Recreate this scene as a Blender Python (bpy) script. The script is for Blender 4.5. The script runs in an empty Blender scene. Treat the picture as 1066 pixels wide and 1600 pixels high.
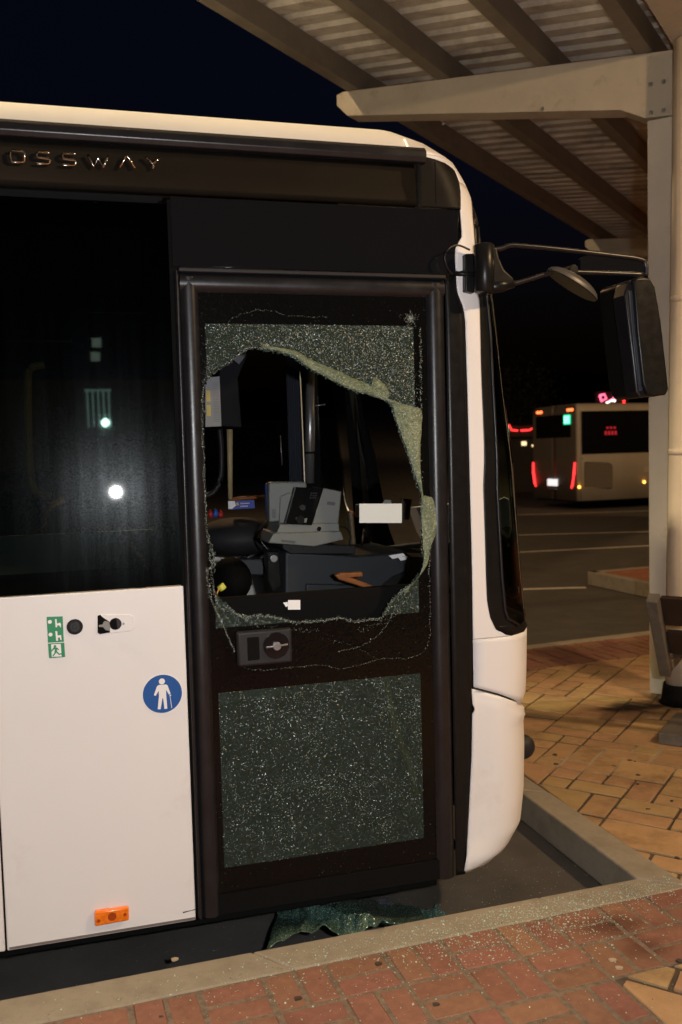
import bpy, bmesh, math, random
from mathutils import Vector, Matrix
from mathutils.geometry import interpolate_bezier
random.seed(7)
D = bpy.data
scene = bpy.context.scene
COL = scene.collection
PI = math.pi

# ------------------------------------------------------------------ camera
cam = D.objects.new('camera', D.cameras.new('camera'))
COL.objects.link(cam)
cam.data.sensor_fit = 'VERTICAL'
cam.data.sensor_height = 36.0
cam.data.lens = 32.62
cam.data.clip_start = .05
cam.data.clip_end = 2000
CR, CU, CF = Vector((.99966, -.0017251, -.02614)), Vector((.026197, .0658297, .997487)), Vector((0, .997829, -.0658523))
m4 = Matrix.Identity(4)
for i, a in enumerate((CR, CU, -CF)):
    for k in range(3): m4[k][i] = a[k]
m4.translation = (0, 0, 1.70)
cam.matrix_world = m4
cam.data.dof.use_dof = True
cam.data.dof.focus_distance = 3.5
cam.data.dof.aperture_fstop = 3.4
scene.camera = cam
scene.render.resolution_x, scene.render.resolution_y = 682, 1024

# ------------------------------------------------------------------ night sky
w = D.worlds.new('World'); scene.world = w; w.use_nodes = True
nt = w.node_tree; bg = nt.nodes['Background']
sky = nt.nodes.new('ShaderNodeTexSky'); sky.sky_type = 'NISHITA'; sky.sun_disc = False
sky.sun_elevation = math.radians(-2); sky.sun_rotation = math.radians(200)
tint = nt.nodes.new('ShaderNodeMix'); tint.data_type = 'RGBA'; tint.blend_type = 'MULTIPLY'; tint.inputs[0].default_value = 1
tint.inputs[7].default_value = (.17, .24, .62, 1)          # deep night blue
nt.links.new(sky.outputs[0], tint.inputs[6]); nt.links.new(tint.outputs[2], bg.inputs[0]); bg.inputs[1].default_value = 0.05
scene.view_settings.view_transform = 'Standard'
scene.view_settings.look = 'None'
scene.view_settings.exposure = 0.0
scene.view_settings.gamma = 1.0
scene.view_settings.use_curve_mapping = False
scene.render.engine = 'CYCLES'
scene.cycles.max_bounces = 8
scene.cycles.transparent_max_bounces = 16
scene.cycles.sample_clamp_indirect = 4.0

BTH = 0.2807                                   # heading of the bus, radians from +x
BD = Vector((math.cos(BTH), math.sin(BTH), 0)); BN = Vector((-math.sin(BTH), math.cos(BTH), 0))

def lamp(name, kind, loc, energy, color, size=.1, target=None, **kw):
    l = D.lights.new(name, kind); l.energy = energy; l.color = color
    if kind in ('POINT', 'SPOT'): l.shadow_soft_size = size
    o = D.objects.new(name, l); COL.objects.link(o); o.location = loc
    if kind == 'AREA': l.shape = 'DISK'; l.size = size
    for k, v in kw.items(): setattr(l, k, v)
    if target is not None:
        o.rotation_euler = (Vector(target)-Vector(loc)).to_track_quat('-Z', 'Y').to_euler()
    return o
# the camera's flash, held beside the lens; its reflection shows in the bus window
FL = Vector((0, 0, 1.70)) + BD*.27 + Vector((0, 0, .05))
lamp('camera_flash', 'SPOT', FL, 235, (1, 1, 1), .025, target=(0.00253, 3.5, 1.566), spot_size=math.radians(122), spot_blend=.4)
# sodium lamps of the bus station: one in the street, two under the canopy, two over the yard; one added roof spot
lamp('street_and_added_light', 'AREA', (-7.7, .45, 9.0), 600, (1, .70, .38), .35, target=(0, 4.5, 1.5), spread=math.radians(170))
lamp('street_and_added_light', 'SPOT', (-6.6, 4.5, 7.2), 6200, (1, .80, .50), .18, target=(-1.5, 2.5, 2.5), spot_size=math.radians(58), spot_blend=.5)  # extra unseen spot, cone narrowed to brighten the bus roof alone
lamp('canopy_lamp_light', 'AREA', (3.7, 1.6, 4.1), 175, (1, .66, .35), .25, target=(2.9, 3.4, 0), spread=math.radians(175))
lamp('canopy_lamp_light', 'AREA', (6.2, 6.5, 4.6), 70, (1, .60, .27), .25, target=(5.2, 7, 0), spread=math.radians(175))
lamp('street_and_added_light', 'AREA', (14, 14, 9.0), 420, (1, .60, .28), .4, target=(9, 24, 0), spread=math.radians(170))
lamp('street_and_added_light', 'AREA', (-4, 20, 9.0), 350, (1, .60, .28), .4, target=(0, 18, 0), spread=math.radians(170))

# ------------------------------------------------------------------ helpers
class MB:
    def __init__(s): s.v = []; s.f = []; s.sm = []
    def add(s, vs, fs, smooth=False):
        n = len(s.v); s.v += [tuple(v) for v in vs]
        s.f += [tuple(n+i for i in f) for f in fs]; s.sm += [smooth]*len(fs); return s
    def poly(s, pts): return s.add(pts, [tuple(range(len(pts)))])
    def box(s, x0, x1, y0, y1, z0, z1):
        vs = [(x, y, z) for x in (x0, x1) for y in (y0, y1) for z in (z0, z1)]
        return s.add(vs, [(0,1,3,2),(4,6,7,5),(0,4,5,1),(2,3,7,6),(0,2,6,4),(1,5,7,3)])
    def beam(s, a, b, w, h, up=(0,0,1)):          # bar from a to b, w wide across, h along 'up'
        a, b = Vector(a), Vector(b); d = (b-a).normalized(); u = Vector(up); u = (u-d*u.dot(d)).normalized(); r = d.cross(u)
        vs = [p+r*i*w/2+u*j*h/2 for p in (a, b) for i in (-1, 1) for j in (-1, 1)]
        return s.add(vs, [(0,1,3,2),(4,6,7,5),(0,4,5,1),(2,3,7,6),(0,2,6,4),(1,5,7,3)])
    def prism(s, pts, o0, o1):                    # (s, z) outline between two offsets
        n = len(pts)
        vs = [(p[0], o0, p[1]) for p in pts]+[(p[0], o1, p[1]) for p in pts]
        return s.add(vs, [tuple(range(n)), tuple(range(2*n-1, n-1, -1))]+[(i, i+n, (i+1) % n+n, (i+1) % n) for i in range(n)])
    def slab(s, pts, z0, z1):                     # (x, y) outline between two heights
        n = len(pts)
        vs = [(p[0], p[1], z0) for p in pts]+[(p[0], p[1], z1) for p in pts]
        return s.add(vs, [tuple(range(n-1, -1, -1)), tuple(range(n, 2*n))]+[(i, (i+1) % n, (i+1) % n+n, i+n) for i in range(n)])
    def tube(s, path, r, n=10, closed=False, flat=1.0):
        P = [Vector(p) for p in path]; rings = []; up = Vector((0, .13, 1)).normalized()
        rr = r if isinstance(r, (list, tuple)) else [r]*len(P)
        for i, p in enumerate(P):
            a = P[(i-1) % len(P)] if (i or closed) else p; b = P[(i+1) % len(P)] if (i < len(P)-1 or closed) else p
            d = (b-a).normalized(); u = up
            if abs(d.dot(u)) > .92: u = Vector((1, .1, 0)).normalized()
            x = d.cross(u).normalized(); y = x.cross(d)
            rings.append([p+(x*math.cos(t)*flat+y*math.sin(t))*rr[i] for t in [2*PI*k/n for k in range(n)]])
        vs = [v for g in rings for v in g]; fs = []; L = len(P)
        for i in range(L if closed else L-1):
            j = (i+1) % L
            for k in range(n): fs.append((i*n+k, i*n+(k+1) % n, j*n+(k+1) % n, j*n+k))
        if not closed: fs += [tuple(range(n-1, -1, -1)), tuple(range((L-1)*n, L*n))]
        return s.add(vs, fs, True)
    def disc(s, c, r, o0, o1, n=28, rz=None):     # round plate in the (s, z) plane
        rz = rz or r
        return s.prism([(c[0]+r*math.cos(2*PI*k/n), c[1]+rz*math.sin(2*PI*k/n)) for k in range(n)], o0, o1)
    def grid(s, rows, smooth=True, close=False):
        n = len(rows[0]); vs = [v for r in rows for v in r]
        return s.add(vs, [(i*n+k, i*n+k+1, (i+1)*n+k+1, (i+1)*n+k) for i in range(len(rows)-1) for k in range(n-1)], smooth)
    def build(s, name, mat, parent=None, bevel=0, seg=2, loc=None, recalc=True, solid=0):
        me = D.meshes.new(name); me.from_pydata(s.v, [], s.f); me.update()
        for p, a in zip(me.polygons, s.sm): p.use_smooth = a
        if recalc or bevel:
            bm = bmesh.new(); bm.from_mesh(me)
            if recalc: bmesh.ops.recalc_face_normals(bm, faces=bm.faces)
            if bevel:
                es = [e for e in bm.edges if len(e.link_faces) == 2 and e.calc_face_angle(0) > .6]
                old_s = [f.smooth for f in bm.faces]
                for f in bm.faces: f.smooth = False
                rb = bmesh.ops.bevel(bm, geom=es, offset=bevel, segments=seg, profile=.5, affect='EDGES', clamp_overlap=True)
                for f in rb['faces']: f.smooth = True
            bm.to_mesh(me); bm.free()
            if bevel:
                pass
        me.materials.append(mat)
        o = D.objects.new(name, me); COL.objects.link(o)
        if parent: o.parent = parent
        if loc: o.location = loc
        if solid:
            md = o.modifiers.new('thickness', 'SOLIDIFY'); md.thickness = solid; md.offset = 0
        return o

def tag(o, label=None, cat=None, group=None, kind=None):
    for k, v in (('label', label), ('category', cat), ('group', group), ('kind', kind)):
        if v: o[k] = v
    return o
def empty(name, loc, rz=0, **k):
    o = D.objects.new(name, None); COL.objects.link(o); o.location = loc; o.rotation_euler = (0, 0, rz)
    return tag(o, **k)
def interp(x, xs, ys):
    if (xs[0] > xs[-1]): xs, ys = xs[::-1], ys[::-1]
    if x <= xs[0]: return ys[0]
    for i in range(len(xs)-1):
        if x <= xs[i+1]:
            t = (x-xs[i])/(xs[i+1]-xs[i] or 1); return ys[i]*(1-t)+ys[i+1]*t
    return ys[-1]
def smooth_path(P, n=6, closed=False):
    P = [Vector(p) for p in P]; out = []; L = len(P)
    for i in range(L if closed else L-1):
        p0 = P[(i-1) % L] if (i or closed) else P[i]; p1 = P[i]; p2 = P[(i+1) % L]; p3 = P[(i+2) % L] if (closed or i+2 < L) else P[i+1]
        for k in range(n):
            t = k/n
            out.append(.5*((2*p1)+(p2-p0)*t+(2*p0-5*p1+4*p2-p3)*t*t+(3*p1-p0-3*p2+p3)*t**3))
    if not closed: out.append(P[-1])
    return out

# ------------------------------------------------------------------ materials
def mat(name, col, rough=.5, metal=0, spec=.5, noise=0, nscale=8, bump=0, bscale=60, emit=None, estr=0, coat=0, trans=0, rnd=0, dirt=None, dscale=3, dthr=.55, alpha=1):
    m = D.materials.new(name); m.use_nodes = True; t = m.node_tree; N = t.nodes; Lk = t.links.new
    b = N['Principled BSDF']; b.inputs['Roughness'].default_value = rough; b.inputs['Metallic'].default_value = metal
    b.inputs['Specular IOR Level'].default_value = spec; b.inputs['Base Color'].default_value = (*col, 1)
    b.inputs['Coat Weight'].default_value = coat; b.inputs['Coat Roughness'].default_value = .03
    b.inputs['Transmission Weight'].default_value = trans; b.inputs['Alpha'].default_value = alpha
    tc = N.new('ShaderNodeTexCoord'); src = tc.outputs['Object']
    cur = None
    if noise or rnd or dirt:
        rgb = N.new('ShaderNodeRGB'); rgb.outputs[0].default_value = (*col, 1); cur = rgb.outputs[0]
    if noise:
        n = N.new('ShaderNodeTexNoise'); n.inputs['Scale'].default_value = nscale; n.inputs['Detail'].default_value = 8; n.inputs['Roughness'].default_value = .65
        Lk(src, n.inputs['Vector'])
        mr = N.new('ShaderNodeMapRange'); mr.inputs[1].default_value = .3; mr.inputs[2].default_value = .7; mr.inputs[3].default_value = 1-noise; mr.inputs[4].default_value = 1+noise
        Lk(n.outputs['Fac'], mr.inputs[0])
        h = N.new('ShaderNodeHueSaturation'); Lk(cur, h.inputs['Color']); Lk(mr.outputs[0], h.inputs['Value']); cur = h.outputs[0]
        mr2 = N.new('ShaderNodeMapRange'); mr2.inputs[3].default_value = max(0, rough-.12); mr2.inputs[4].default_value = min(1, rough+.12)
        Lk(n.outputs['Fac'], mr2.inputs[0]); Lk(mr2.outputs[0], b.inputs['Roughness'])
    if rnd:
        oi = N.new('ShaderNodeObjectInfo'); h = N.new('ShaderNodeHueSaturation')
        a = N.new('ShaderNodeMapRange'); a.inputs[3].default_value = 1-rnd; a.inputs[4].default_value = 1+rnd
        Lk(oi.outputs['Random'], a.inputs[0]); Lk(a.outputs[0], h.inputs['Value'])
        m5 = N.new('ShaderNodeMath'); m5.operation = 'MULTIPLY_ADD'; m5.inputs[1].default_value = 7.31; m5.inputs[2].default_value = 0
        fr = N.new('ShaderNodeMath'); fr.operation = 'FRACT'; Lk(oi.outputs['Random'], m5.inputs[0]); Lk(m5.outputs[0], fr.inputs[0])
        a2 = N.new('ShaderNodeMapRange'); a2.inputs[3].default_value = .488; a2.inputs[4].default_value = .512
        Lk(fr.outputs[0], a2.inputs[0]); Lk(a2.outputs[0], h.inputs['Hue'])
        Lk(cur, h.inputs['Color']); cur = h.outputs[0]
    if dirt:
        n = N.new('ShaderNodeTexNoise'); n.inputs['Scale'].default_value = dscale; n.inputs['Detail'].default_value = 10; n.inputs['Roughness'].default_value = .7
        g = N.new('ShaderNodeNewGeometry'); Lk(g.outputs['Position'], n.inputs['Vector'])
        mr = N.new('ShaderNodeMapRange'); mr.inputs[1].default_value = dthr; mr.inputs[2].default_value = dthr+.18; mr.inputs[4].default_value = .75
        Lk(n.outputs['Fac'], mr.inputs[0]); mx = N.new('ShaderNodeMix'); mx.data_type = 'RGBA'
        Lk(mr.outputs[0], mx.inputs[0]); Lk(cur, mx.inputs[6]); mx.inputs[7].default_value = (*dirt, 1); cur = mx.outputs[2]
    if cur: Lk(cur, b.inputs['Base Color'])
    if bump:
        n = N.new('ShaderNodeTexNoise'); n.inputs['Scale'].default_value = bscale; n.inputs['Detail'].default_value = 6
        Lk(src, n.inputs['Vector']); bp = N.new('ShaderNodeBump'); bp.inputs['Strength'].default_value = bump; bp.inputs['Distance'].default_value = .004
        Lk(n.outputs['Fac'], bp.inputs['Height']); Lk(bp.outputs[0], b.inputs['Normal'])
    if emit: b.inputs['Emission Color'].default_value = (*emit, 1); b.inputs['Emission Strength'].default_value = estr
    return m

def facet_normal(t, scale, amp, coord='Object'):
    N = t.nodes; Lk = t.links.new
    tc = N.new('ShaderNodeTexCoord'); v = N.new('ShaderNodeTexVoronoi'); v.inputs['Scale'].default_value = scale; v.inputs['Randomness'].default_value = 1
    Lk(tc.outputs[coord], v.inputs['Vector'])
    s1 = N.new('ShaderNodeVectorMath'); s1.operation = 'SUBTRACT'; s1.inputs[1].default_value = (.5, .5, .5); Lk(v.outputs['Color'], s1.inputs[0])
    s2 = N.new('ShaderNodeVectorMath'); s2.operation = 'SCALE'; s2.inputs['Scale'].default_value = amp; Lk(s1.outputs[0], s2.inputs[0])
    g = N.new('ShaderNodeNewGeometry'); a = N.new('ShaderNodeVectorMath'); a.operation = 'ADD'; Lk(s2.outputs[0], a.inputs[0]); Lk(g.outputs['Normal'], a.inputs[1])
    nn = N.new('ShaderNodeVectorMath'); nn.operation = 'NORMALIZE'; Lk(a.outputs[0], nn.inputs[0])
    return nn.outputs[0], v, tc

def crazed(name, col, opac, scale=230, amp=1.1, rough=.2, edge=(.3, .5, .42), spec=.8, edgew=.35, glint=.07, gnear=None, gscale=340, gcol=(.55, .68, .62), web=0):
    m = D.materials.new(name); m.use_nodes = True; t = m.node_tree; N = t.nodes; Lk = t.links.new
    b = N['Principled BSDF']; out = N['Material Output']
    nrm, v, tc = facet_normal(t, scale, amp)
    Lk(nrm, b.inputs['Normal']); b.inputs['Roughness'].default_value = rough; b.inputs['Specular IOR Level'].default_value = spec
    # every crack edge scatters a little light
    v2 = N.new('ShaderNodeTexVoronoi'); v2.feature = 'DISTANCE_TO_EDGE'; v2.inputs['Scale'].default_value = scale; Lk(tc.outputs['Object'], v2.inputs['Vector'])
    r = N.new('ShaderNodeMapRange'); r.inputs[1].default_value = 0; r.inputs[2].default_value = .14; r.inputs[3].default_value = edgew; r.inputs[4].default_value = 0
    Lk(v2.outputs['Distance'], r.inputs[0])
    n = N.new('ShaderNodeTexNoise'); n.inputs['Scale'].default_value = 14; n.inputs['Detail'].default_value = 8; n.inputs['Roughness'].default_value = .7; Lk(tc.outputs['Object'], n.inputs['Vector'])
    q = N.new('ShaderNodeMapRange'); q.inputs[1].default_value = .35; q.inputs[2].default_value = .7; q.inputs[3].default_value = .35; q.inputs[4].default_value = 1.5; Lk(n.outputs['Fac'], q.inputs[0])
    mu = N.new('ShaderNodeMath'); mu.operation = 'MULTIPLY'; Lk(r.outputs[0], mu.inputs[0]); Lk(q.outputs[0], mu.inputs[1])
    mx = N.new('ShaderNodeMix'); mx.data_type = 'RGBA'; mx.inputs[6].default_value = (*col, 1); mx.inputs[7].default_value = (*edge, 1); Lk(mu.outputs[0], mx.inputs[0])
    if web:            # the wider web of cracks that runs out from the blow
        dn = N.new('ShaderNodeTexNoise'); dn.inputs['Scale'].default_value = 9; dn.inputs['Detail'].default_value = 3; Lk(tc.outputs['Object'], dn.inputs['Vector'])
        dv = N.new('ShaderNodeVectorMath'); dv.operation = 'MULTIPLY_ADD'; dv.inputs[1].default_value = (.06, .06, .06); Lk(dn.outputs['Color'], dv.inputs[0]); Lk(tc.outputs['Object'], dv.inputs[2])
        vw = N.new('ShaderNodeTexVoronoi'); vw.feature = 'DISTANCE_TO_EDGE'; vw.inputs['Scale'].default_value = 26; Lk(dv.outputs[0], vw.inputs['Vector'])
        wr_ = N.new('ShaderNodeMapRange'); wr_.inputs[1].default_value = 0; wr_.inputs[2].default_value = .05; wr_.inputs[3].default_value = web; wr_.inputs[4].default_value = 0; Lk(vw.outputs['Distance'], wr_.inputs[0])
        wm = N.new('ShaderNodeMath'); wm.operation = 'MULTIPLY'; Lk(wr_.outputs[0], wm.inputs[0]); Lk(n.outputs['Fac'], wm.inputs[1])
        ad = N.new('ShaderNodeMath'); ad.operation = 'MAXIMUM'; Lk(mu.outputs[0], ad.inputs[0]); Lk(wm.outputs[0], ad.inputs[1]); Lk(ad.outputs[0], mx.inputs[0])
    # flash sparkle painted into the base colour as random bright cells
    v3 = N.new('ShaderNodeTexVoronoi'); v3.inputs['Scale'].default_value = gscale; Lk(tc.outputs['Object'], v3.inputs['Vector'])
    sp = N.new('ShaderNodeSeparateColor'); Lk(v3.outputs['Color'], sp.inputs[0])
    n4 = N.new('ShaderNodeTexNoise'); n4.inputs['Scale'].default_value = 7; n4.inputs['Detail'].default_value = 5; Lk(tc.outputs['Object'], n4.inputs['Vector'])
    th = N.new('ShaderNodeMapRange'); th.inputs[1].default_value = .35; th.inputs[2].default_value = .68; th.inputs[3].default_value = 1-glint*.7; th.inputs[4].default_value = 1-glint*1.5; Lk(n4.outputs['Fac'], th.inputs[0])
    thr = th.outputs[0]
    if gnear:
        di = N.new('ShaderNodeVectorMath'); di.operation = 'DISTANCE'; di.inputs[1].default_value = gnear; Lk(tc.outputs['Object'], di.inputs[0])
        dm = N.new('ShaderNodeMapRange'); dm.inputs[1].default_value = .15; dm.inputs[2].default_value = 1.15; dm.inputs[3].default_value = .0; dm.inputs[4].default_value = glint*.95; Lk(di.outputs['Value'], dm.inputs[0])
        aa = N.new('ShaderNodeMath'); aa.operation = 'ADD'; Lk(thr, aa.inputs[0]); Lk(dm.outputs[0], aa.inputs[1]); thr = aa.outputs[0]
    gt_ = N.new('ShaderNodeMath'); gt_.operation = 'GREATER_THAN'; Lk(sp.outputs[0], gt_.inputs[0]); Lk(thr, gt_.inputs[1])
    dd = N.new('ShaderNodeMapRange'); dd.inputs[1].default_value = .0; dd.inputs[2].default_value = .75; dd.inputs[3].default_value = 1; dd.inputs[4].default_value = .0; Lk(v3.outputs['Distance'], dd.inputs[0])
    gm = N.new('ShaderNodeMath'); gm.operation = 'MULTIPLY'; Lk(gt_.outputs[0], gm.inputs[0]); Lk(sp.outputs[1], gm.inputs[1])
    gm2 = N.new('ShaderNodeMath'); gm2.operation = 'MULTIPLY'; Lk(gm.outputs[0], gm2.inputs[0]); Lk(dd.outputs[0], gm2.inputs[1])
    mx2 = N.new('ShaderNodeMix'); mx2.data_type = 'RGBA'; Lk(gm2.outputs[0], mx2.inputs[0]); Lk(mx.outputs[2], mx2.inputs[6]); mx2.inputs[7].default_value = (*gcol, 1)
    Lk(mx2.outputs[2], b.inputs['Base Color'])
    if opac < 1:
        tr = N.new('ShaderNodeBsdfTransparent'); tr.inputs[0].default_value = (.55, .8, .72, 1)
        ms = N.new('ShaderNodeMixShader'); ms.inputs[0].default_value = opac; Lk(tr.outputs[0], ms.inputs[1]); Lk(b.outputs[0], ms.inputs[2]); Lk(ms.outputs[0], out.inputs[0])
    return m

def tinted_glass(name, tint, refl_rough=.0, dust=.02):
    m = D.materials.new(name); m.use_nodes = True; t = m.node_tree; N = t.nodes; Lk = t.links.new; out = N['Material Output']
    N.remove(N['Principled BSDF'])
    tr = N.new('ShaderNodeBsdfTransparent'); tr.inputs[0].default_value = (*tint, 1)
    gl = N.new('ShaderNodeBsdfGlossy'); gl.inputs['Roughness'].default_value = refl_rough
    fr = N.new('ShaderNodeFresnel'); fr.inputs[0].default_value = 1.5
    ms = N.new('ShaderNodeMixShader'); Lk(fr.outputs[0], ms.inputs[0]); Lk(tr.outputs[0], ms.inputs[1]); Lk(gl.outputs[0], ms.inputs[2])
    # a film of dust and wipe marks gives a soft halo round reflections
    g2 = N.new('ShaderNodeBsdfGlossy'); g2.inputs['Roughness'].default_value = .22; g2.inputs[0].default_value = (.8, .85, .9, 1)
    tc = N.new('ShaderNodeTexCoord'); mp = N.new('ShaderNodeMapping'); mp.inputs['Scale'].default_value = (22, 1, 1.4); Lk(tc.outputs['Object'], mp.inputs[0])
    n = N.new('ShaderNodeTexNoise'); n.inputs['Scale'].default_value = 1.0; n.inputs['Detail'].default_value = 6; Lk(mp.outputs[0], n.inputs['Vector'])
    n3 = N.new('ShaderNodeTexNoise'); n3.inputs['Scale'].default_value = 220; n3.inputs['Detail'].default_value = 3; Lk(tc.outputs['Object'], n3.inputs['Vector'])
    mu = N.new('ShaderNodeMath'); mu.operation = 'MULTIPLY'; Lk(n.outputs['Fac'], mu.inputs[0]); Lk(n3.outputs['Fac'], mu.inputs[1])
    r = N.new('ShaderNodeMapRange'); r.inputs[1].default_value = .12; r.inputs[2].default_value = .5; r.inputs[3].default_value = dust*.2; r.inputs[4].default_value = dust*2.2; Lk(mu.outputs[0], r.inputs[0])
    m2 = N.new('ShaderNodeMixShader'); Lk(r.outputs[0], m2.inputs[0]); Lk(ms.outputs[0], m2.inputs[1]); Lk(g2.outputs[0], m2.inputs[2]); Lk(m2.outputs[0], out.inputs[0])
    return m

M = {}
M['white'] = mat('white_bus_paint', (.75, .745, .745), .42, spec=.35, noise=.02, nscale=1.6,  dirt=(.64, .60, .565), dscale=2.6, dthr=.60)
M['cream'] = mat('warm_tinted_roof_paint', (.80, .76, .70), .38, noise=.04, nscale=2)  # white roof paint with the lamps' warm tint put into the colour
M['gloss_black'] = mat('gloss_black_panel', (.008, .008, .009), .07, spec=.5, noise=.0)
M['satin_black'] = mat('satin_black_plastic', (.008, .008, .008), .33, spec=.22, noise=.15, nscale=30)
M['rubber'] = mat('black_rubber', (.010, .010, .012), .34, spec=.45, noise=.2, nscale=14, bump=.05, bscale=30)
M['cant'] = mat('black_cant_panel_plastic', (.009, .008, .007), .45, spec=.08, noise=.1, nscale=12)
M['matt_black'] = mat('matt_black', (.006, .006, .006), .8, spec=.06)
M['dark_grey'] = mat('dark_grey_plastic', (.016, .016, .018), .5, spec=.3, noise=.1, nscale=20, bump=.1, bscale=400)
M['mid_grey'] = mat('slate_grey_plastic', (.018, .021, .028), .5, noise=.08, nscale=20)
M['lt_grey'] = mat('light_grey_plastic', (.205, .21, .20), .45, noise=.04, nscale=20)
M['blue'] = mat('blue_plastic', (.02, .10, .45), .4)
M['partition'] = mat('dark_partition', (.010, .011, .015), .7, spec=.08)
M['pale_plastic'] = mat('pale_plastic', (.06, .06, .075), .5)
M['interior'] = mat('interior_trim', (.022, .022, .026), .7, noise=.2)
M['interior_wall'] = mat('interior_wall_trim', (.035, .036, .04), .7, noise=.2)
M['chrome'] = mat('chrome', (.6, .58, .55), .12, metal=1)
M['steel'] = mat('brushed_steel', (.32, .32, .33), .35, metal=.8)
M['yellow'] = mat('yellow_handrail', (.75, .36, .06), .4)
M['cream_rail'] = mat('cream_rail', (.45, .36, .20), .5)
M['orange'] = mat('orange_lens', (.85, .19, .01), .18, coat=.6, noise=.25, nscale=60)
M['orange_dark'] = mat('orange_lens_dark', (.35, .05, .005), .3)
M['wood'] = mat('orange_brown_wood', (.30, .10, .028), .45, noise=.2, nscale=30)
M['paper'] = mat('white_paper', (.93, .93, .93), .8)
M['print'] = mat('dark_print', (.12, .12, .13), .8)
M['print_yellow'] = mat('yellow_print', (.55, .45, .15), .8)
M['green'] = mat('green_sticker', (.01, .24, .10), .4)
M['sign_blue'] = mat('blue_sticker', (.008, .085, .32), .35)
M['sign_white'] = mat('white_sticker', (.80, .80, .80), .4)
M['red'] = mat('red_plastic', (.35, .02, .02), .5)
M['clear_glass'] = tinted_glass('tinted_side_glass', (.30, .36, .34), refl_rough=.02, dust=.0019)
M['screen_glass'] = tinted_glass('windscreen_glass', (.50, .60, .50), dust=.006)
M['dark_glass'] = tinted_glass('dark_cab_glass', (.25, .28, .27), dust=.01)
M['mirror'] = mat('mirror_glass', (.5, .52, .55), .02, metal=1)
M['crazed'] = crazed('crazed_green_glass', (.015, .026, .021), .83, scale=520, amp=1.1, rough=.22, spec=.35, edge=(.085, .145, .12), edgew=.28, glint=.15, gnear=((1.165, 2.157)[0], 0, (1.165, 2.157)[1]), gcol=(.75, .95, .88), web=.22, gscale=400)
M['flap'] = crazed('folded_crazed_glass', (.085, .125, .075), .86, scale=400, amp=1.1, edge=(.58, .66, .44), edgew=.6, rough=.3, glint=.22, gcol=(.9, .95, .8), spec=.4)  # brighter than the pane: light caught by the folds, put into the colour
M['sheet'] = crazed('fallen_crazed_glass', (.026, .058, .046), 1, scale=400, amp=.7, glint=.22, edge=(.20, .36, .29), edgew=.3, rough=.18)
M['crumb'] = mat('glass_crumb', (.42, .56, .48), .25, spec=.9)
M['crack'] = crazed('crack_line_glass', (.26, .32, .28), 1, scale=400, amp=1.4, edge=(.9, .95, .9), rough=.15)
M['concrete'] = mat('kerb_concrete', (.27, .235, .18), .85, noise=.22, nscale=9, bump=.5, bscale=160, dirt=(.10, .09, .07), dscale=9, dthr=.56)
M['brick'] = mat('red_paving_brick', (.235, .118, .080), .9, spec=.2, noise=.16, nscale=25, bump=.4, bscale=220, rnd=.09, dirt=(.12, .05, .035), dscale=3.5, dthr=.55)
M['slab'] = mat('yellow_paving_slab', (.39, .25, .125), .88, spec=.25, noise=.14, nscale=9, bump=.4, bscale=160, rnd=.08, dirt=(.17, .10, .055), dscale=3.2, dthr=.50)
M['mortar'] = mat('sandy_joint_fill', (.075, .055, .035), .95, noise=.5, nscale=14, bump=.8, bscale=200)
M['asphalt'] = mat('asphalt', (.075, .068, .060), .88, noise=.28, nscale=3.5, bump=.9, bscale=240)
M['line'] = mat('road_line_paint', (.62, .58, .50), .7, noise=.25, nscale=12)
M['steel_paint'] = mat('grey_beige_painted_steel', (.46, .41, .33), .6, noise=.07, nscale=5, bump=.15, bscale=90, dirt=(.25, .21, .16), dscale=5, dthr=.57)
M['post'] = mat('cream_grey_post_paint', (.58, .52, .43), .6, noise=.07, nscale=5, bump=.15, bscale=90, dirt=(.3, .25, .19), dscale=6, dthr=.6)
M['purlin'] = mat('weathered_purlin', (.16, .14, .11), .6, noise=.2, nscale=6)
M['sheet_metal'] = mat('pale_roof_sheet', (.47, .44, .385), .5, noise=.22, nscale=2.2, dirt=(.17, .14, .11), dscale=2.2, dthr=.47)
M['pipe'] = mat('cream_downpipe', (.66, .56, .43), .5, noise=.06, nscale=6)
M['bench_steel'] = mat('bench_grey_steel', (.12, .11, .095), .5, noise=.25, nscale=20, bump=.3, bscale=120)
M['bench_wood'] = mat('bench_dark_wood', (.022, .012, .008), .6, noise=.3, nscale=12)
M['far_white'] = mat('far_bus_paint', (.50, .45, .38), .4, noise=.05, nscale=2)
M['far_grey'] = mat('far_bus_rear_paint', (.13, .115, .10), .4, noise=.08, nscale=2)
M['glow_red'] = mat('red_light', (.3, .01, .01), .4, emit=(1, .03, .03), estr=3.2)
M['glow_orange'] = mat('orange_light', (.3, .1, .01), .4, emit=(1, .40, .06), estr=6)
M['glow_redor'] = mat('red_orange_light', (.3, .05, .01), .4, emit=(1, .12, .03), estr=5)
M['glow_green'] = mat('green_led', (.01, .2, .1), .4, emit=(.02, 1, .42), estr=1.3)
M['glow_mint'] = mat('mint_led', (.1, .3, .2), .4, emit=(.45, 1, .78), estr=2.2)
M['glow_white'] = mat('white_light', (.5, .5, .5), .4, emit=(1, .9, .85), estr=3)
M['glow_warm'] = mat('warm_light', (.5, .4, .3), .4, emit=(1, .72, .38), estr=1.6)
M['glow_pink'] = mat('pink_neon', (.3, .05, .1), .4, emit=(1, .12, .22), estr=3)
M['bark'] = mat('bark', (.05, .035, .025), .9, noise=.3)
M['leaf'] = mat('night_leaf', (.06, .05, .025), .8, rnd=.2)
M['far_wall'] = mat('dark_render_wall', (.05, .045, .04), .9, noise=.2, nscale=1)
M['station_wall'] = mat('station_wall_render', (.10, .13, .12), .9, noise=.1, nscale=2)

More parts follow.
